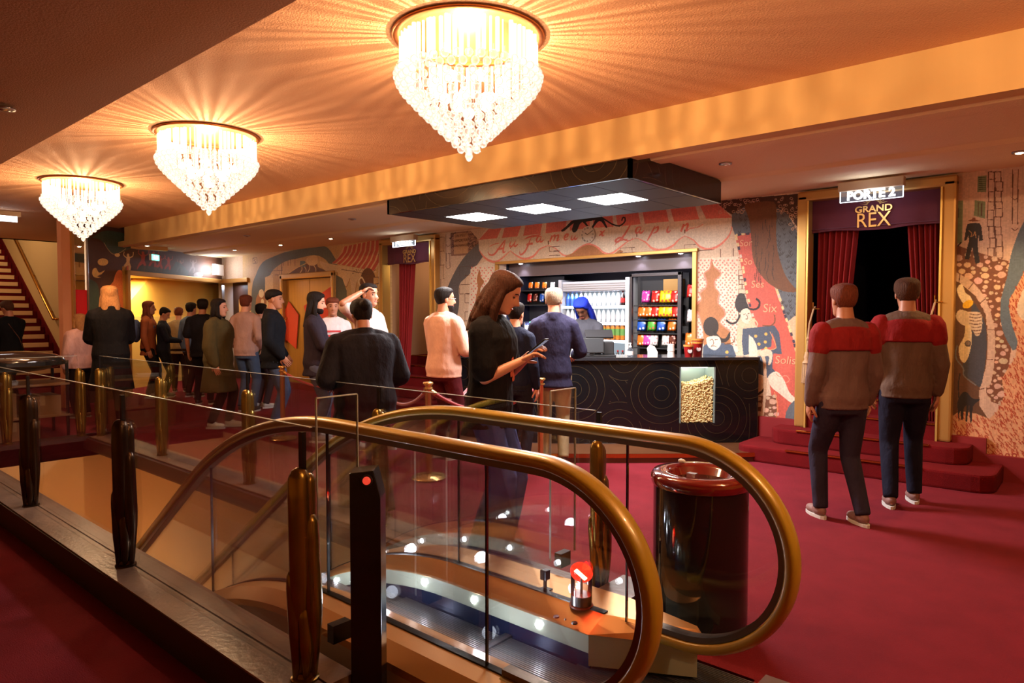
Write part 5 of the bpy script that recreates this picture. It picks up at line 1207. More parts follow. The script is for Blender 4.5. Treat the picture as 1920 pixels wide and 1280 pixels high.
cv.fill([(1810,608),(1820,612),(1822,640),(1816,668),(1808,680),(1800,672),(1798,650),(1808,630)],(.86,.76,.58),1,3); cv.ell(1815,644,6,6,(.3,.26,.24)); cv.ell(1815,643,4,4,(.5,.42,.36)); cv.stroke([(1795,648),(1792,660),(1794,674),(1806,690),(1808,705),(1830,722)],2.2,(.42,.42,.42))
# fish scale dress
dress=[(1925,500),(1915,520),(1902,545),(1893,560),(1892,580),(1898,610),(1908,640),(1904,670),(1890,690),(1878,710),(1884,740),(1870,770),(1855,785),(1830,775),(1800,770),(1785,780),(1785,812),(1835,820),(1845,850),(1900,858),(1925,860)]
cv.fill(dress,(.82,.60,.44),1,1); Pd=np.array(dress,float)
r_=cv.mask(cv.T(dress)); 
for k in range(1500):
    x,y=U(1786,1922),U(505,856)
    q=cv.tf(x,y); 
    if r_ is None: break
    x0_,y0_,x1_,y1_,mm=r_; iy,ix=int(q[1])-y0_,int(q[0])-x0_
    if 0<=iy<mm.shape[0] and 0<=ix<mm.shape[1] and mm[iy,ix]:
        a=.25+.5*(y-760)/100 if y>760 else .2; cv.stroke([(x-2.6*math.sin(a)-1,y-2.4),(x,y),(x+1,y+2.8)],1.1,(.62,.22,.12),2,.85)
cv.fill([(1922,540),(1912,558),(1906,580),(1912,594),(1925,600)],(.82,.74,.64),1,2)
for k in range(9): cv.ell(1798+13*k,812+(6*k if k<5 else 42),5,5,(.60,.20,.14)); cv.ell(1798+13*k,812+(6*k if k<5 else 42),2.6,2.6,(.8,.6,.4))
# black cat, little man with hat
cv.fill([(1800,742),(1806,735),(1814,736),(1820,744),(1828,748),(1838,748),(1832,754),(1824,762),(1822,788),(1819,791),(1817,760),(1813,790),(1810,786),(1812,760),(1806,768),(1806,784),(1802,786),(1800,765),(1798,790),(1795,760),(1797,748)],BLK,.92,2); cv.stroke([(1798,748),(1797,720),(1800,700)],1.6,BLK)
cv.fill([(1814,420),(1822,418),(1836,418),(1840,424),(1843,450),(1836,452),(1835,438),(1833,454),(1834,470),(1837,492),(1829,494),(1823,462),(1817,486),(1809,486),(1814,462),(1817,452),(1816,440),(1812,450),(1808,452),(1811,430)],BLK,.92)
cv.fill([(1815,414),(1822,411),(1824,408),(1828,408),(1830,412),(1838,414),(1830,415),(1822,415)],(.5,.27,.15)); cv.stroke([(1817,432),(1822,438),(1820,444),(1826,440),(1828,434),(1830,446)],1.3,(.75,.55,.35)); cv.stroke([(1802,454),(1796,461)],2,BLK,0)
img=cv.image('mural_print',2)
def paint_mat(m, im, su, sv, ou, ov, vec):
    m.use_nodes=True; n=m.node_tree; b=n.nodes['Principled BSDF']; b.inputs['Roughness'].default_value=.62
    tc=n.nodes.new('ShaderNodeTexCoord'); 
    d=n.nodes.new('ShaderNodeVectorMath'); d.operation='DOT_PRODUCT'; d.inputs[1].default_value=vec; n.links.new(tc.outputs['Object'],d.inputs[0])
    mu=n.nodes.new('ShaderNodeMath'); mu.operation='MULTIPLY_ADD'; mu.inputs[1].default_value=su; mu.inputs[2].default_value=ou; n.links.new(d.outputs['Value'],mu.inputs[0])
    sx=n.nodes.new('ShaderNodeSeparateXYZ'); n.links.new(tc.outputs['Object'],sx.inputs[0])
    mv=n.nodes.new('ShaderNodeMath'); mv.operation='MULTIPLY_ADD'; mv.inputs[1].default_value=sv; mv.inputs[2].default_value=ov; n.links.new(sx.outputs['Z'],mv.inputs[0])
    cb_=n.nodes.new('ShaderNodeCombineXYZ'); n.links.new(mu.outputs[0],cb_.inputs[0]); n.links.new(mv.outputs[0],cb_.inputs[1])
    t=n.nodes.new('ShaderNodeTexImage'); t.image=im; t.extension='EXTEND'; n.links.new(cb_.outputs[0],t.inputs[0]); n.links.new(t.outputs[0],b.inputs['Base Color'])
    nz=n.nodes.new('ShaderNodeTexNoise'); nz.inputs['Scale'].default_value=160; n.links.new(tc.outputs['Object'],nz.inputs[0])
    bp=n.nodes.new('ShaderNodeBump'); bp.inputs['Strength'].default_value=.12; bp.inputs['Distance'].default_value=.01; n.links.new(nz.outputs[0],bp.inputs['Height']); n.links.new(bp.outputs[0],b.inputs['Normal'])
paint_mat(M_mural,img,1/(WX_1-WX_0),1/2.8,-WX_0/(WX_1-WX_0),0,(1,0,0))
# words painted on the mural
M_inkw=mat('mural_ink',s2l((.40,.26,.18)),.7); M_chalk=mat('mural_chalk',s2l((.85,.62,.48)),.7)
for txt,px,py,s,sh,m in (('ON PEUT',864,444,.062,0,M_inkw),('APPORTER',864,453,.060,0,M_inkw),('SON MANGER',864,462,.052,0,M_inkw),('Sor',1398,461,.10,.1,M_chalk),('So',1402,496,.10,.1,M_chalk),('Ses',1420,539,.11,.1,M_chalk),('Six',1443,585,.13,.1,M_chalk),('Solis',1472,682,.12,.1,M_chalk)):
    p=P(px,py,Y=YW-.003); me=text_mesh(txt,s,.0008,sh,0); me.transform(Matrix.Rotation(PI/2,4,'X')); o=link('painted_word',me,wall_back,m); o.location=tuple(p)
# ---- dark dancing figures mural
def tf_end(px,py):
    d=ray2(px,py); # intersect with end plane
    k=((E0[0])*EN[0]+(E0[1])*EN[1])/(d[0]*EN[0]+d[1]*EN[1]); q=CC+d*k; u=(q[0]-E0[0])*EU[0]+(q[1]-E0[1])*EU[1]; return (u*180,q[2]*180)
def ray2(x,y): return fw*FPX+rt*(x-960)+up*(640-y)
cv=Canvas(int((EL+.1)*180),int(3.15*180),(.30,.17,.11),tf_end)
G2=(.24,.30,.26)
cv.fill([(160,455),(180,440),(200,432),(240,440),(248,462),(235,470),(215,475),(205,470),(196,458),(185,448),(162,446)],G2,1,3); cv.stroke([(195,455),(203,468),(212,476),(224,474),(236,466)],1.4,(.7,.6,.4))
cv.ell(193,491,10,7,(.88,.72,.42)); cv.ell(220,478,5,3.5,(.85,.7,.45)); cv.fill([(174,505),(180,502),(186,511),(197,506),(190,514),(182,518),(190,520),(178,520),(173,514)],(.85,.68,.40),1,3)
cv.fill([(162,528),(175,526),(184,536),(186,560),(182,600),(162,600)],G2,1,3)
FL=(.80,.42,.22); FL2=(.86,.72,.48); FR=(.66,.24,.14)
cv.fill([(216,515),(222,506),(229,508),(230,516),(236,512),(238,494),(241,500),(240,520),(232,535),(235,560),(232,600),(222,600),(220,560),(216,545),(208,548),(204,538),(212,528)],FL,1,3)
for (x,y,h,c) in ((240,478,34,FL2),(268,474,36,FR),(288,474,32,FR),(300,482,30,FR),(316,484,26,FR),(338,490,22,(.55,.38,.3)),(362,490,22,(.5,.4,.38))):
    k=h/34; cv.ell(x,y,2.4*k,3*k,c); cv.fill([(x-3*k,y+3*k),(x+4*k,y+3*k),(x+3*k,y+14*k),(x+6*k,y+22*k),(x+3*k,y+33*k),(x+1*k,y+33*k),(x+1*k,y+20*k),(x-4*k,y+22*k),(x-9*k,y+30*k),(x-11*k,y+28*k),(x-7*k,y+18*k),(x-3*k,y+13*k)],c,1,2)
    cv.stroke([(x-3*k,y+5*k),(x-8*k,y),(x-7*k,y-6*k)],2*k,c); cv.stroke([(x+3*k,y+5*k),(x+9*k,y+2*k),(x+10*k,y-5*k)],2*k,c)
cv.fill([(256,512),(262,498),(290,500),(320,506),(330,490),(345,500),(350,520),(256,516)],G2,.8,2); cv.ell(372,515,9,5,(.6,.55,.55)); 
img2=cv.image('dark_mural_print',4)
paint_mat(M_mural2,img2,1/(EL+.1),1/3.15,float(-(E0@EU))/(EL+.1),0,(float(EU[0]),float(EU[1]),0))
# ---- black laminate with gold circles: real arcs inlaid as thin print, computed from distances
def circle_mat(m):
    m.use_nodes=True; n=m.node_tree; b=n.nodes['Principled BSDF']; b.inputs['Roughness'].default_value=.14
    W_c,H_c=1600,int(1600*1.0/CL*1.0)
    res=W_c/CL; H_c=int(1.0*res); cc=random.Random(8); a=np.zeros((H_c,W_c),np.float32); X,Y=np.meshgrid(np.arange(W_c)/res,np.arange(H_c)/res)
    own=np.full(X.shape,-1); cen=[]
    pts=[(1.98,.66,.40),(1.05,.62,.38),(2.7,.35,.36),(3.2,.8,.36),(1.5,.2,.34),(.45,.35,.36),(3.9,.4,.4),(4.5,.8,.4),(.1,.8,.3),(2.45,.95,.3),(5.0,.3,.4),(1.45,1.0,.25),(2.2,.05,.3)]
    for k,(cx_,cy_,R_) in enumerate(pts):
        d=np.hypot(X-cx_,Y-cy_); new=(d<R_)&(own<0)
        st=.082; ring=(np.abs(((d/st)+.5)%1-.5)*st<.0016)&(d>.012); a[new&ring]=1; own[new]=k
    rest=own<0; d=np.hypot(X-2.0,Y-.3); a[rest&(np.abs((d/.085)%1-.5)*.085<.0016)]=1
    px=np.ones((H_c,W_c,4),np.float32); px[...,0]=a; px[...,1]=a; px[...,2]=a
    im=bpy.data.images.new('gold_circle_lines',W_c,H_c); im.colorspace_settings.name='Non-Color'; im.pixels.foreach_set(px.ravel()); im.update(); im.pack()
    # arc length approximated by projection on the counter chord direction
    tc=n.nodes.new('ShaderNodeTexCoord'); d_=n.nodes.new('ShaderNodeVectorMath'); d_.operation='DOT_PRODUCT'; d_.inputs[1].default_value=(-.757,-.653,0); n.links.new(tc.outputs['Object'],d_.inputs[0])
    mu=n.nodes.new('ShaderNodeMath'); mu.operation='MULTIPLY_ADD'; mu.inputs[1].default_value=1/CL; mu.inputs[2].default_value=(-(-.757*-2.80-.653*7.22))/CL; n.links.new(d_.outputs['Value'],mu.inputs[0])
    sx=n.nodes.new('ShaderNodeSeparateXYZ'); n.links.new(tc.outputs['Object'],sx.inputs[0]); cb_=n.nodes.new('ShaderNodeCombineXYZ'); n.links.new(mu.outputs[0],cb_.inputs[0]); n.links.new(sx.outputs['Z'],cb_.inputs[1])
    t=n.nodes.new('ShaderNodeTexImage'); t.image=im; t.extension='REPEAT'; n.links.new(cb_.outputs[0],t.inputs[0])
    mx=n.nodes.new('ShaderNodeMix'); mx.data_type='RGBA'; mx.inputs[6].default_value=(.006,.006,.007,1); mx.inputs[7].default_value=(.065,.045,.022,1); n.links.new(t.outputs[0],mx.inputs[0]); n.links.new(mx.outputs[2],b.inputs['Base Color'])
circle_mat(M_circ)
# ================================================================ people
TMP = bpy.data.scenes.new('tmp')
def remesh(mb, voxel, it=3):
    me = mb.mesh('r'); o = bpy.data.objects.new('r', me); TMP.collection.objects.link(o)
    m = o.modifiers.new('r','REMESH'); m.mode = 'VOXEL'; m.voxel_size = voxel; m.adaptivity = 0
    if it: s = o.modifiers.new('s','SMOOTH'); s.factor = .5; s.iterations = it
    vl = TMP.view_layers[0]; vl.update(); r = bpy.data.meshes.new_from_object(o.evaluated_get(vl.depsgraph))
    bpy.data.objects.remove(o); r.shade_smooth(); return r
def lerp(a,b,t): return a+(b-a)*t
def loftE(mb, rings, n=18):   # rings: (centre, rx, ry, Rot)
    vs=[];fs=[]
    for c,rx,ry,R in rings:
        for k in range(n):
            a=2*PI*k/n; ca,sa=math.cos(a),math.sin(a)
            v=R@Vector((rx*math.copysign(abs(ca)**.85,ca),ry*math.copysign(abs(sa)**.85,sa),0)); vs.append((c[0]+v.x,c[1]+v.y,c[2]+v.z))
    m=len(rings)
    for j in range(m-1):
        for k in range(n): fs.append((j*n+k,j*n+(k+1)%n,(j+1)*n+(k+1)%n,(j+1)*n+k))
    fs.append(tuple(range(n))[::-1]); fs.append(tuple(range((m-1)*n,m*n))); mb.add(vs,fs)
HEADT=[(-.122,.050,.000,.014),(-.116,.071,-.005,.030),(-.104,.082,-.02,.043),(-.088,.084,-.035,.050),(-.070,.082,-.05,.055),(-.052,.083,-.062,.059),(-.035,.084,-.074,.064),(-.012,.082,-.088,.070),(.010,.081,-.096,.073),(.032,.087,-.101,.075),(.055,.085,-.101,.075),(.078,.072,-.092,.070),(.097,.048,-.074,.057),(.110,.015,-.045,.036),(.116,-.015,-.018,.004)]
_hz=[h[0] for h in HEADT]
def head_ring(z):
    return tuple(float(np.interp(z,_hz,[h[i] for h in HEADT])) for i in (1,2,3))
def gauss(x,s): return math.exp(-(x/s)**2)
def head_pts(nz=26, na=32, hair=None, off=.012, fem=0):
    pts=[]
    zs=[-.122+.238*(1-math.cos(PI*j/nz))/2 for j in range(nz+1)]
    for z in zs:
        f,b,w=head_ring(z); cy=(f+b)/2; ry=(f-b)/2
        for k in range(na):
            a=2*PI*k/na; s,c=math.sin(a),math.cos(a)   # a=0 front
            x=w*math.copysign(abs(s)**.92,s); y=cy+ry*c
            if hair is None:
                fr=max(0,c)
                ny=.030*gauss(x,.011)*(gauss(z+.034,.011)+.75*gauss(z+.018,.014)+.45*gauss(z+.000,.014)+.2*gauss(z-.015,.012))*(fr>0)
                ny-=.010*(gauss(x-.032,.014)+gauss(x+.032,.014))*gauss(z-.004,.012)*fr
                ny+=.004*gauss(z-.024,.008)*gauss(abs(x)-.03,.02)*fr
                ny+=.006*gauss(x,.020)*(gauss(z+.062,.006)+gauss(z+.075,.006))*fr-.003*gauss(x,.02)*gauss(z+.0685,.003)*fr
                ny+=.003*gauss(z+.1,.012)*gauss(x,.018)*fr
                ny+=.004*gauss(z+.03,.02)*gauss(abs(x)-.04,.015)*fr
                y+=ny
            else:
                ph=abs(math.degrees(math.atan2(s,c))); hl=np.interp(ph,[0,35,60,80,100,125,180],hair)
                t=1/(1+math.exp(-(z-hl)/.004)); r=off*t-(.012)*(1-t)
                L=math.hypot(x,y-cy)+1e-6; x+=x/L*r; y+=(y-cy)/L*r
                z2=z+(off*.9*t if z>.05 else 0)
                pts.append((x,y,z2)); continue
            pts.append((x,y,z))
    fs=[(j*na+k,j*na+(k+1)%na,(j+1)*na+(k+1)%na,(j+1)*na+k) for j in range(nz) for k in range(na)]+[tuple(range(na))[::-1],tuple(range(nz*na,(nz+1)*na))]
    return pts,fs
M_SK={'light':mat('skin_light',s2l((.80,.56,.45)),.5),'tan':mat('skin_tan',s2l((.68,.45,.34)),.5),'dark':mat('skin_dark',s2l((.42,.27,.20)),.5)}
def hairmat(nm,c): return mat('hair_'+nm,s2l(c),.6,bump=.9,scale=34,var=.35,vscale=30,stretch=(6,6,.7))
HAIR={'brown':hairmat('brown',(.30,.18,.12)),'dark':hairmat('dark',(.10,.065,.055)),'blond':hairmat('blond',(.66,.46,.28)),'grey':hairmat('grey',(.62,.54,.46)),'auburn':hairmat('auburn',(.44,.22,.15)),'blue':hairmat('blue',(.08,.16,.62)),'chestnut':hairmat('chestnut',(.24,.13,.09))}
def clothmat(nm,c,rough=.85): 
    m=mat('cloth_'+nm,s2l(c),rough,bump=.75,scale=7,var=.16,vscale=6,stretch=(1.3,1.3,.7)); [setattr(n.inputs['Distance'],'default_value',.035) for n in m.node_tree.nodes if n.bl_idname=='ShaderNodeBump']; return m
def IK(S_,Hd,l1,l2,pole):
    S_,Hd,pole=np.array(S_,float),np.array(Hd,float),np.array(pole,float); d=Hd-S_; L=np.linalg.norm(d)
    if L>l1+l2-.01: Hd=S_+d/L*(l1+l2-.01); d=Hd-S_; L=l1+l2-.01
    u=d/L; a=(l1*l1-l2*l2+L*L)/(2*L); h=math.sqrt(max(l1*l1-a*a,0)); p=pole-u*(pole@u); p/=np.linalg.norm(p)+1e-9
    return S_+u*a+p*h, Hd
def hand(mb, w, d, nrm, side, curl=.6, s=1.0):
    d=np.array(d,float); d/=np.linalg.norm(d); nrm=np.array(nrm,float); nrm-=d*(nrm@d); nrm/=np.linalg.norm(nrm); sd=np.cross(d,nrm)*side   # sd points to thumb side
    w=np.array(w,float)
    Rm=Matrix((tuple(sd),tuple(nrm),tuple(d))).transposed()
    mb.sphere(tuple(w+d*.045*s),(.040*s,.016*s,.055*s),10,8,Rm)
    for k,(o_,L) in enumerate(((.028,.068),(.010,.076),(-.009,.071),(-.027,.056))):
        b=w+d*.085*s+sd*o_*s; q=[b-d*.02*s,b]; dd=d.copy(); c=curl*(1+.12*k)
        for L_ in (.45,.32,.23):
            ax=-nrm; dd=dd*math.cos(c*.75)+(-nrm)*math.sin(c*.75)*-1 if False else (dd*math.cos(c*.7)+np.cross(np.cross(dd,-nrm),dd)*math.sin(c*.7)); dd/=np.linalg.norm(dd); q.append(q[-1]+dd*L*L_*s)
        mb.tube(q,[.0095*s,.009*s,.0085*s,.008*s,.007*s],7)
    b=w+d*.025*s+sd*.03*s; t=(d*.6+sd*.7-nrm*.35); t/=np.linalg.norm(t); t2=d*.85+sd*.25-nrm*.45; t2/=np.linalg.norm(t2)
    mb.tube([b-sd*.015*s,b+t*.03*s,b+t*.03*s+t2*.028*s,b+t*.03*s+t2*.050*s],[.012*s,.011*s,.010*s,.008*s],7)
def person(label, px, depth, heading, H, top, pants, shoe=(.75,.72,.70), hair='brown', style='short', skin='light', topkind='long', lean=0, hyaw=0, hpitch=0,
           LH=None, RH=None, width=1.0, legs=(0,0), inflate=.012, pantflare=0, vox=.0105, hi=False, group=None, extras=(), z0=0, wpos=None, shoerough=.6, hand_vis=True, elbow=None, pattern=None, sleeve=None):
    k=H/1.75; x,y=wpos if wpos else floorpt(px,depth)
    t=thing('person',label,'person',(x,y,z0),YAW+math.radians(heading)-PI/2,group); t.scale=(k,k,k)
    # body frame: +Y forward, +X right
    RL=Matrix.Rotation(math.radians(-lean),3,'X'); piv=Vector((0,0,.93))
    def up_(p): v=RL@(Vector(p)-piv)+piv; return (v.x,v.y,v.z)
    wd=width
    TR=[(.86,.0,.155,.105),(.93,-.005,.165,.115),(1.0,-.002,.155,.108),(1.08,.0,.140,.10),(1.18,.005,.150,.108),(1.28,.01,.165,.115),(1.36,.005,.172,.108),(1.42,-.005,.150,.088),(1.465,-.012,.095,.066)]
    def torso(mb,inf,z_lo=None,flare=0,neck=True):
        rings=[]
        if z_lo is not None:
            n_=4
            for j in range(n_):
                z=lerp(z_lo,.86,j/n_); f_=1-j/n_; rings.append(((0,0,z),.155*wd+inf+flare*f_,.108*wd+inf+flare*f_,Matrix.Identity(3)))
        for z,cy_,rx,ry in TR:
            if z_lo is not None or z>=.86: rings.append((up_((0,cy_,z)) if z>.93 else (0,cy_,z),rx*wd+inf,ry*wd+inf,RL if z>.93 else Matrix.Identity(3)))
        if neck:
            for z,cy_,r in ((1.50,-.012,.060),(1.55,-.004,.055),(1.60,.004,.053)): rings.append((up_((0,cy_,z)),r,r,RL))
        loftE(mb,rings)
    sh=[np.array(up_((s*(.165*wd+.01),-.008,1.395))) for s in (-1,1)]
    LH=LH or (-.20*wd-.03,.06,.80); RH=RH or (.20*wd+.03,.06,.80)
    el=[];hd=[]
    for i,(s,h) in enumerate(((-1,LH),(1,RH))):
        pole=(s*.6,-1,-.5) if not elbow else elbow[i]
        e,h2=IK(sh[i],h,.285,.255,pole); el.append(e); hd.append(h2)
    hips=[np.array((s*.085*max(1,wd*.9),0,.90)) for s in (-1,1)]
    ank=[np.array((s*.10,legs[i],.085)) for i,s in enumerate((-1,1))]
    kn=[IK(hips[i],ank[i],.43,.425,(0,1,0))[0] for i in range(2)]
    # head placement
    nb=np.array(up_((0,.012+(.035 if hi else 0),1.60))); Rh=RL@Matrix.Rotation(math.radians(-hyaw),3,'Z')@Matrix.Rotation(math.radians(-hpitch),3,'X'); hc=Vector(nb)+RL@Vector((0,.012,.02))
    def HP(p): v=Rh@Vector((p[0],p[1]+0.0,p[2]+.012))+hc; return (v.x,v.y,v.z)
    mb=MB(); torso(mb,0)
    for i in range(2): mb.tube([up_((0,-.012,1.465)),lerp(np.array(up_((0,-.012,1.45))),sh[i],.55),sh[i]],[.062,.056,.046],12)
    for i in range(2):
        mb.tube([sh[i],lerp(sh[i],el[i],.5),el[i]],[.050,.044,.037],12); mb.tube([el[i],lerp(el[i],hd[i],.4),hd[i]],[.037,.035,.024],12)
        mb.tube([hips[i],lerp(hips[i],kn[i],.5),kn[i]],[.085,.070,.052],12); mb.tube([kn[i],lerp(kn[i],ank[i],.35),ank[i]],[.052,.050,.034],12)
        mb.sphere((ank[i][0],ank[i][1]+.05,.045),(.038,.11,.035),10,6)
    me=remesh(mb,vox if not hi else .008,3)
    ex=MB(); pts,fs=head_pts(40 if hi else 22,56 if hi else 28); ex.add([HP(p) for p in pts],fs)
    for s in (-1,1):
        ex.sphere(HP((s*.075,-.012,-.005)),(.009,.020,.032),8,6,Rh)
    hs=1.0
    for i,s in enumerate((-1,1)):
        d=hd[i]-el[i]; nrm=np.array((-s*.3,-.2,1.0)) if hd[i][2]>1.0 else np.array((s,.1,0)); hand(ex,hd[i]-d/np.linalg.norm(d)*.012,d,nrm,(1 if hd[i][2]>1 else 1)*(-s if hd[i][2]>1.0 else s*1),.55 if hd[i][2]>1 else .35)
    em=ex.mesh('h',True); bm=bmesh.new(); bm.from_mesh(me); bm.from_mesh(em); me2=bpy.data.meshes.new('body'); bm.to_mesh(me2); bm.free(); me2.shade_smooth()
    body=link('body',me2,t,M_SK[skin])
    # eyes, brows
    if hi or abs(((heading+hyaw+180)%360)-180)<115 or heading<0:
        for s in (-1,1):
            e_=MB().sphere(HP((s*.032,.069,.004)),(.011,.009,.0075 if not hi else .005),8,6,Rh); e_.build('eye',mat('eye_dark',(.06,.04,.03),.2),t,smooth=True)
            MB().tube([HP((s*.018,.086,.026)),HP((s*.034,.084,.031)),HP((s*.050,.072,.026))],.0026,5).build('eyebrow',HAIR['dark'],t)
        MB().tube([HP((-.022,.083,-.068)),HP((0,.0905,-.067)),HP((.022,.083,-.068))],[.003,.0042,.003],6).build('lips',mat('lips',s2l((.62,.30,.27)),.4),t,smooth=True)
    # clothes
    M_top=top if not isinstance(top,tuple) else clothmat('%02x%02x%02x'%tuple(int(v*255) for v in top),top)
    M_pt=clothmat('%02x%02x%02x'%tuple(int(v*255) for v in pants),pants)
    mb=MB(); zl={'tee':.80,'long':.84,'jacket':.78,'coat':.50,'dress':.45}[topkind]; fl={'tee':.012,'long':.01,'jacket':.02,'coat':.05,'dress':.04}[topkind]
    torso(mb,inflate,zl,fl,neck=False)
    mb.tube([up_((0,-.012,1.45)),up_((0,-.008,1.50))],[.085,.070],14,caps=False)
    if topkind in('jacket','coat'): mb.tube([up_((0,-.03,1.44)),up_((0,-.022,1.515))],[.09,.082],14,caps=False)
    for i in range(2): mb.tube([up_((0,-.012,1.462)),lerp(np.array(up_((0,-.012,1.452))),sh[i],.55),lerp(sh[i],el[i],.05)],[.068,.066+inflate*.5,.054+inflate*.7],12)
    for i in range(2):
        a=sh[i]; c=el[i]; h=hd[i]; g=inflate
        if topkind=='tee': e2=lerp(a,c,.78); mb.tube([a+np.array((0,0,.0)),lerp(a,e2,.5),e2],[.052+g,.056+g,.062+g],14)
        else: mb.tube([a,lerp(a,c,.5),c],[.050+g*.8,.050+g*.8,.044+g],14); mb.tube([c,lerp(c,h,.5),lerp(c,h,.93)],[.047+g,.043+g*.8,.034+g*.6],14)
    top_o=link('coat' if topkind=='coat' else 'jacket' if topkind=='jacket' else 'shirt',remesh(mb,.0095 if hi else .0125,3),t,M_top)
    mb=MB(); loftE(mb,[((0,0,.80),.150*wd,.11*wd,Matrix.Identity(3)),((0,-.005,.90),.168*wd+.006,.118*wd+.006,Matrix.Identity(3)),((0,-.002,1.0),.150*wd,.105*wd,Matrix.Identity(3))])
    for i in range(2):
        b_=ank[i].copy(); b_[2]=.075 if not pantflare else .03
        mb.tube([hips[i],lerp(hips[i],kn[i],.5),kn[i]],[.100*wd,.088*max(1,wd*.9),.070+pantflare*.4],14); mb.tube([kn[i],lerp(kn[i],b_,.5),b_],[.070+pantflare*.4,.062+pantflare*.8,.054+pantflare],14,caps=False)
    if topkind!='dress' or True: link('trousers',remesh(mb,.0095 if hi else .0135,3),t,M_pt)
    M_sh=mat('shoe_%02x%02x'%(int(shoe[0]*255),int(shoe[2]*255)),s2l(shoe),shoerough)
    for i in range(2):
        ax,ay,_=ank[i]; mb=MB()
        mb.sphere((ax,ay+.02,.055),(.044,.075,.050),12,7).sphere((ax,ay+.105,.040),(.045,.085,.036),12,7)
        sh_=link('shoe',remesh(mb,.009,2),t,M_sh); 
        n=14; pl=[(ax+.047*math.cos(a)*(1-.12*(math.sin(a)<0)),ay+.062+.130*math.sin(a)) for a in [2*PI*q/n for q in range(n)]]
        MB().prism(pl,.0,.022).build('sole',mat('shoe_sole',(.55,.52,.50),.7),sh_)
    # hair
    HM=HAIR[hair]
    if style!='bald':
        line={'short':[.072,.070,.055,.010,.0,-.055,-.060],'long':[.075,.068,.03,-.02,-.06,-.10,-.11],'bun':[.072,.066,.045,.0,-.005,-.06,-.07],'cap':[.05,.05,.045,.03,.02,.0,-.01]}.get(style,[.072,.070,.055,.010,.0,-.055,-.060])
        pts,fs=head_pts(40 if hi else 22,48 if hi else 28,line,.016 if style!='long' else .020); mb=MB().add([HP(p) for p in pts],fs)
        if style in('long','mid'):
            L=-.30 if style=='long' else -.16; rr=[]
            for j in range(8):
                u=j/7; z=lerp(.045,L,u); rr.append((HP((0,-.040-.030*u,z)),.086-.004*u+.020*math.sin(u*PI),.062-.012*u,Rh))
            loftE(mb,rr,16)
            for s in (-1,1):
                mb.tube([HP((s*.066,-.005,.05)),HP((s*.082,.0,-.03)),HP((s*.088,.004,-.11)),HP((s*.085,.012+.02,L*.75)),HP((s*.075,.03,L*.95))],[.022,.026,.030,.028,.012],9)
            if hi:
                for q in range(26):
                    r_=random.Random(q); a=math.radians(r_.uniform(70,290)); R0=.092
                    bx_,by_=R0*math.sin(a)*.98,-.03+.09*math.cos(a); w_=r_.uniform(-.015,.015)
                    mb.tube([HP((bx_*.85,by_*.8,.06)),HP((bx_,by_,-.03)),HP((bx_*1.05+w_,by_-.006,-.12)),HP((bx_*1.12-w_,by_+w_,-.22)),HP((bx_*1.0,by_+.01,-.30+r_.uniform(-.03,.03)))],[.012,.013,.014,.012,.005],6)
            hm=remesh(mb,.0065 if hi else .009,2)
        else:
            if style=='bun': mb.sphere(HP((0,-.115,.055)),(.045,.042,.045),10,8)
            if style=='beard': mb.sphere(HP((0,.050,-.095)),(.050,.045,.040),10,8,Rh)
            hm=remesh(mb,.0075,1)
        link('cap_hat' if style=='cap' else 'hair',hm,t,HM)
    if 'glasses' in extras:
        g=MB()
        for s in (-1,1): g.tube([HP((s*.032+.02*math.cos(a),.095,.003+.016*math.sin(a))) for a in np.linspace(0,2*PI,13)],.0018,5).tube([HP((s*.052,.094,.006)),HP((s*.078,.0,.006))],.0018,5)
        g.build('glasses',M_black,t)
    if 'beard' in extras: 
        mb=MB(); pts,fs=head_pts(22,28); q=[]
        for p in pts:
            m_=(p[2]<-.055)and(p[1]>-.01); L_=1.07 if m_ else .9; q.append(HP((p[0]*L_,p[1]*L_,p[2]*(1.05 if m_ else .9))))
        mb.add(q,fs); mb.build('beard',HAIR['dark'],t,smooth=True)
    if 'backpack' in extras:
        mb=MB(); mb.sphere(up_((0,-.20,1.22)),(.15,.09,.21),14,10).sphere(up_((0,-.26,1.13)),(.12,.06,.11),12,8); o=link('backpack',remesh(mb,.012,2),t,clothmat('backpack',(.28,.32,.46)))
        for s in (-1,1): MB().tube([up_((s*.09,-.13,1.36)),up_((s*.10,.0,1.45)),up_((s*.11,.13,1.30)),up_((s*.12,.02,1.10))],.016,6,.5).build('shoulder_strap',clothmat('backpack',(0,0,0)),t)
    if 'phone' in extras:
        c=(hd[0]+hd[1])/2; dirn=(hd[0]-el[0])+(hd[1]-el[1]); dirn/=np.linalg.norm(dirn); c=c+dirn*.085+np.array((0,0,.02))
        ph=MB().box((-.036,-.005,-.075),(.036,.005,.075)).build('smartphone',M_black,None,bevel=.004); tag(ph,'smartphone held by '+label.split(' with')[0][:60],'phone')
        ph.matrix_world=t.matrix_basis @ Matrix.Translation(Vector(c)) @ Matrix.Rotation(math.radians(-52),4,'X'); 
        s_=MB().box((-.032,.0045,-.070),(.032,.0062,.070)).build('screen',emat('phone_screen',(.5,.6,.8),.35,False),ph)
        ph['label']='smartphone in the hands of the '+{True:'woman in front with long brown hair',False:'long haired blond woman in black'}[hi]
    if 'strap' in extras: MB().tube([up_((-.13,.10,1.42)),up_((-.14,-.0,1.46)),up_((-.10,-.12,1.38)),up_((.05,-.145,1.15)),up_((.16,-.10,.95))],.013,6,.4).build('bag_strap',mat('leather',s2l((.40,.22,.12)),.5),t)
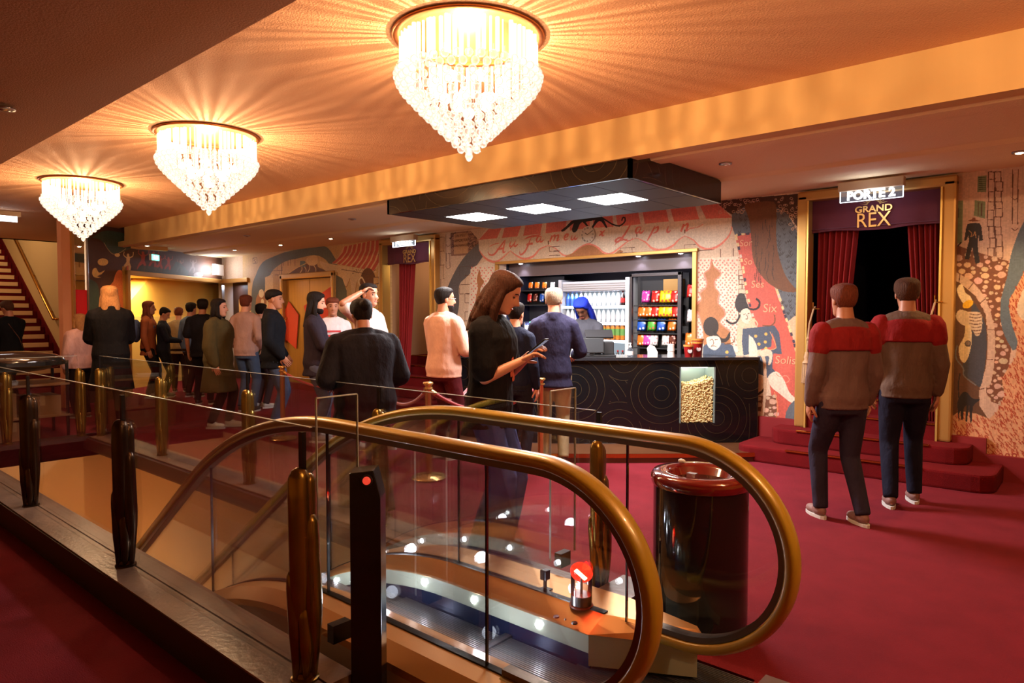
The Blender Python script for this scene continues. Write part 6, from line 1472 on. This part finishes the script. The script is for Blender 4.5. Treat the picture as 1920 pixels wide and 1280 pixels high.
    if 'print' in extras:
        bd=MB(); rr=random.Random(2)
        for q in range(16):
            u,v=rr.uniform(-.07,.07),rr.uniform(1.10,1.33); bd.sphere(up_((u,.142+(.0-abs(u)*.25),v)),(.014,.004,.02),7,5)
        bd.build('shirt_print',mat('coral_print',s2l((.80,.40,.28)),.7),t)
    if 'yoke' in extras:
        mb=MB(); loftE(mb,[(up_((0,0,1.27)),.172*wd+inflate+.006,.118*wd+inflate+.006,RL),(up_((0,0,1.36)),.182*wd+inflate+.004,.112*wd+inflate+.006,RL),(up_((0,-.005,1.42)),.160*wd+inflate,.092*wd+inflate+.004,RL),(up_((0,-.010,1.475)),.085,.075,RL)])
        for i in range(2): mb.tube([sh[i],lerp(sh[i],el[i],.42)],[.066+inflate,.060+inflate],14)
        link('red_yoke',remesh(mb,.0125,3),t,clothmat('yoke',(.50,.11,.12)))
    if 'redprint' in extras:
        for z in (1.30,1.24): MB().box(tuple(np.array(up_((-.09,.127,z)))),tuple(np.array(up_((.09,.135,z+.025))))).build('red_print',mat('red_print',s2l((.75,.2,.2)),.7),t)
    return t
UPH=[(-.06,.34,1.16),(.06,.34,1.16)]
# main figure
person('woman in a black T-shirt and wide blue jeans looking down at her phone',918,4.12,-22,1.70,(.085,.08,.095),(.25,.34,.62),(.40,.36,.36),'chestnut','long','light','tee',lean=3,hyaw=-14,hpitch=24,
       LH=(-.05,.25,1.25),RH=(.05,.24,1.22),inflate=.024,pantflare=.055,hi=True,vox=.008,extras=('phone','print'),width=1.0)
BK=(.10,.09,.11)
person('person in a dark navy jacket half hidden behind the woman with the phone',966,6.3,60,1.56,(.10,.11,.18),(.12,.12,.15),hair='dark')
person('grey haired man in a blue grey jacket and khaki trousers at the counter',1038,6.55,84,1.70,(.16,.15,.24),(.66,.60,.46),(.2,.16,.14),'grey','short','light','jacket',LH=(-.2,.28,1.08),RH=(.2,.28,1.08),inflate=.022,hpitch=8)
person('kiosk attendant with bright blue hair bending over the till',1104,8.0,-120,1.66,(.22,.22,.25),(.1,.1,.11),hair='blue',style='long',skin='dark',lean=14,hpitch=30,LH=(-.15,.42,1.02),RH=(.15,.42,1.02))
person('bearded man in a pale pink sweatshirt and maroon trousers with white sneakers',832,6.85,52,1.72,(.84,.66,.58),(.30,.08,.10),(.85,.82,.78),'dark','short','tan','long',hyaw=28,LH=(-.10,.30,1.12),RH=(.16,.28,1.10),inflate=.028,width=1.06,extras=('glasses','beard'))
person('man with cropped dark hair in a white T-shirt lifting one arm to his head',690,7.35,-30,1.78,(.84,.74,.70),(.16,.13,.14),hair='dark',style='short',skin='tan',topkind='tee',hyaw=-5,LH=(-.2,.2,.95),RH=(.20,.10,1.66),elbow=((-.6,-1,-.5),(1,.0,.1)),legs=(.1,-.1))
person('broad person with a dark bun in a big black jacket and wide dark trousers',684,4.95,120,1.56,(.12,.11,.14),(.34,.22,.18),(.2,.15,.13),'dark','bun','tan','jacket',lean=5,inflate=.045,width=1.30,pantflare=.045,legs=(.12,-.14),hpitch=10,LH=(-.22,.25,1.05),RH=(.24,.25,1.02))
person('long haired bearded person in a dark cardigan over a pale plaid shirt',590,7.8,8,1.70,(.17,.14,.18),(.30,.31,.38),(.5,.45,.43),'dark','long','light','jacket',hpitch=8,LH=(-.10,.34,1.08),RH=(.10,.34,1.08),inflate=.02,extras=('beard',))
person('man in a white T-shirt with a red chest print and a brown cap',624,8.6,-70,1.66,(.84,.78,.78),(.2,.2,.26),hair='auburn',style='cap',skin='tan',topkind='tee',extras=('redprint',))
person('tall man in a navy jacket and jeans with hands in his pockets',512,8.55,10,1.76,(.07,.08,.11),(.24,.28,.38),(.25,.2,.2),'dark','cap','tan','jacket',LH=(-.2,.12,.92),RH=(.2,.14,.92),inflate=.024,width=1.05)
person('person in a green plaid shirt behind the tall man in the navy jacket',489,10.6,60,1.62,(.24,.25,.12),(.2,.16,.18),hair='dark')
person('person in a pale grey rose top and blue jeans with messy brown hair',461,10.2,80,1.74,(.66,.52,.48),(.26,.32,.42),(.2,.2,.2),'auburn','short','light','long',inflate=.02,LH=(-.2,.1,.95),RH=(.2,.1,.95))
person('woman with dark hair in a long olive green parka and white sneakers',409,8.75,2,1.65,(.29,.25,.15),(.13,.10,.10),(.85,.82,.78),'dark','mid','light','coat',inflate=.05,width=1.15,hyaw=-4,legs=(.08,-.08))
person('man in a black T-shirt seen from behind with bare arms',380,11.0,100,1.70,BK,(.10,.09,.10),(.12,.1,.1),'dark','short','tan','tee',inflate=.02,width=1.1,hyaw=-10)
person('man in a blue grey shirt with short dark hair in the queue',358,12.0,70,1.66,(.36,.42,.55),(.2,.15,.12),(.3,.25,.2),'dark','short','tan','long')
person('person in a pale beige T-shirt with light brown hair in the queue',335,12.8,110,1.58,(.66,.58,.46),(.22,.16,.14),(.3,.25,.2),'auburn','short','light','tee',hpitch=15)
person('person in navy looking down beside the one with the backpack',306,12.0,20,1.57,(.12,.13,.19),(.1,.1,.12),(.4,.36,.34),'dark','short','light','long',hpitch=28,LH=(-.08,.32,1.1),RH=(.08,.32,1.1))
person('person with long reddish hair wearing a grey blue backpack',278,11.9,15,1.68,(.60,.33,.20),(.09,.08,.10),(.4,.35,.33),'auburn','long','tan','jacket',extras=('backpack',),width=1.05)
person('woman with long blond hair in a loose black top, dark trousers',207,8.55,130,1.80,(.06,.05,.06),(.07,.06,.07),(.1,.1,.1),'blond','long','tan','coat',inflate=.045,hpitch=6,LH=(-.10,.34,1.08),RH=(.12,.32,1.06),extras=('phone',))
person('short person in a pale pink white top with ginger hair, dark trousers',151,9.6,160,1.46,(.84,.66,.62),(.13,.13,.15),(.5,.42,.38),'blond','mid','tan','long',inflate=.045,width=1.15)
person('man in a black T-shirt with a brown bag strap at the left edge',17,10.6,165,1.66,(.05,.05,.06),(.1,.1,.12),(.2,.2,.2),'brown','short','tan','tee',hpitch=26,inflate=.02,width=1.15,extras=('strap',),LH=(-.1,.32,1.05),RH=(.1,.32,1.05))
person('person in a grey top with red shoulders facing the right doorway',1583,4.75,95,1.66,(.40,.31,.30),(.17,.15,.22),(.5,.36,.34),'auburn','short','tan','long',inflate=.02,width=1.0,legs=(.10,-.12),extras=('yoke',))
person('person in a muted red top and dark trousers near the right doorway',1700,5.15,70,1.72,(.38,.30,.26),(.09,.09,.16),(.5,.38,.34),'brown','short','tan','long',inflate=.02,legs=(-.1,.12),extras=('yoke',))
bpy.data.scenes.remove(TMP)
# fabrics and hair reflect little
for m in bpy.data.materials:
    if m.name.startswith(('cloth_','hair_','red_carpet','dark_red_carpet')) and m.use_nodes and 'Principled BSDF' in m.node_tree.nodes:
        m.node_tree.nodes['Principled BSDF'].inputs['Specular IOR Level'].default_value = .15
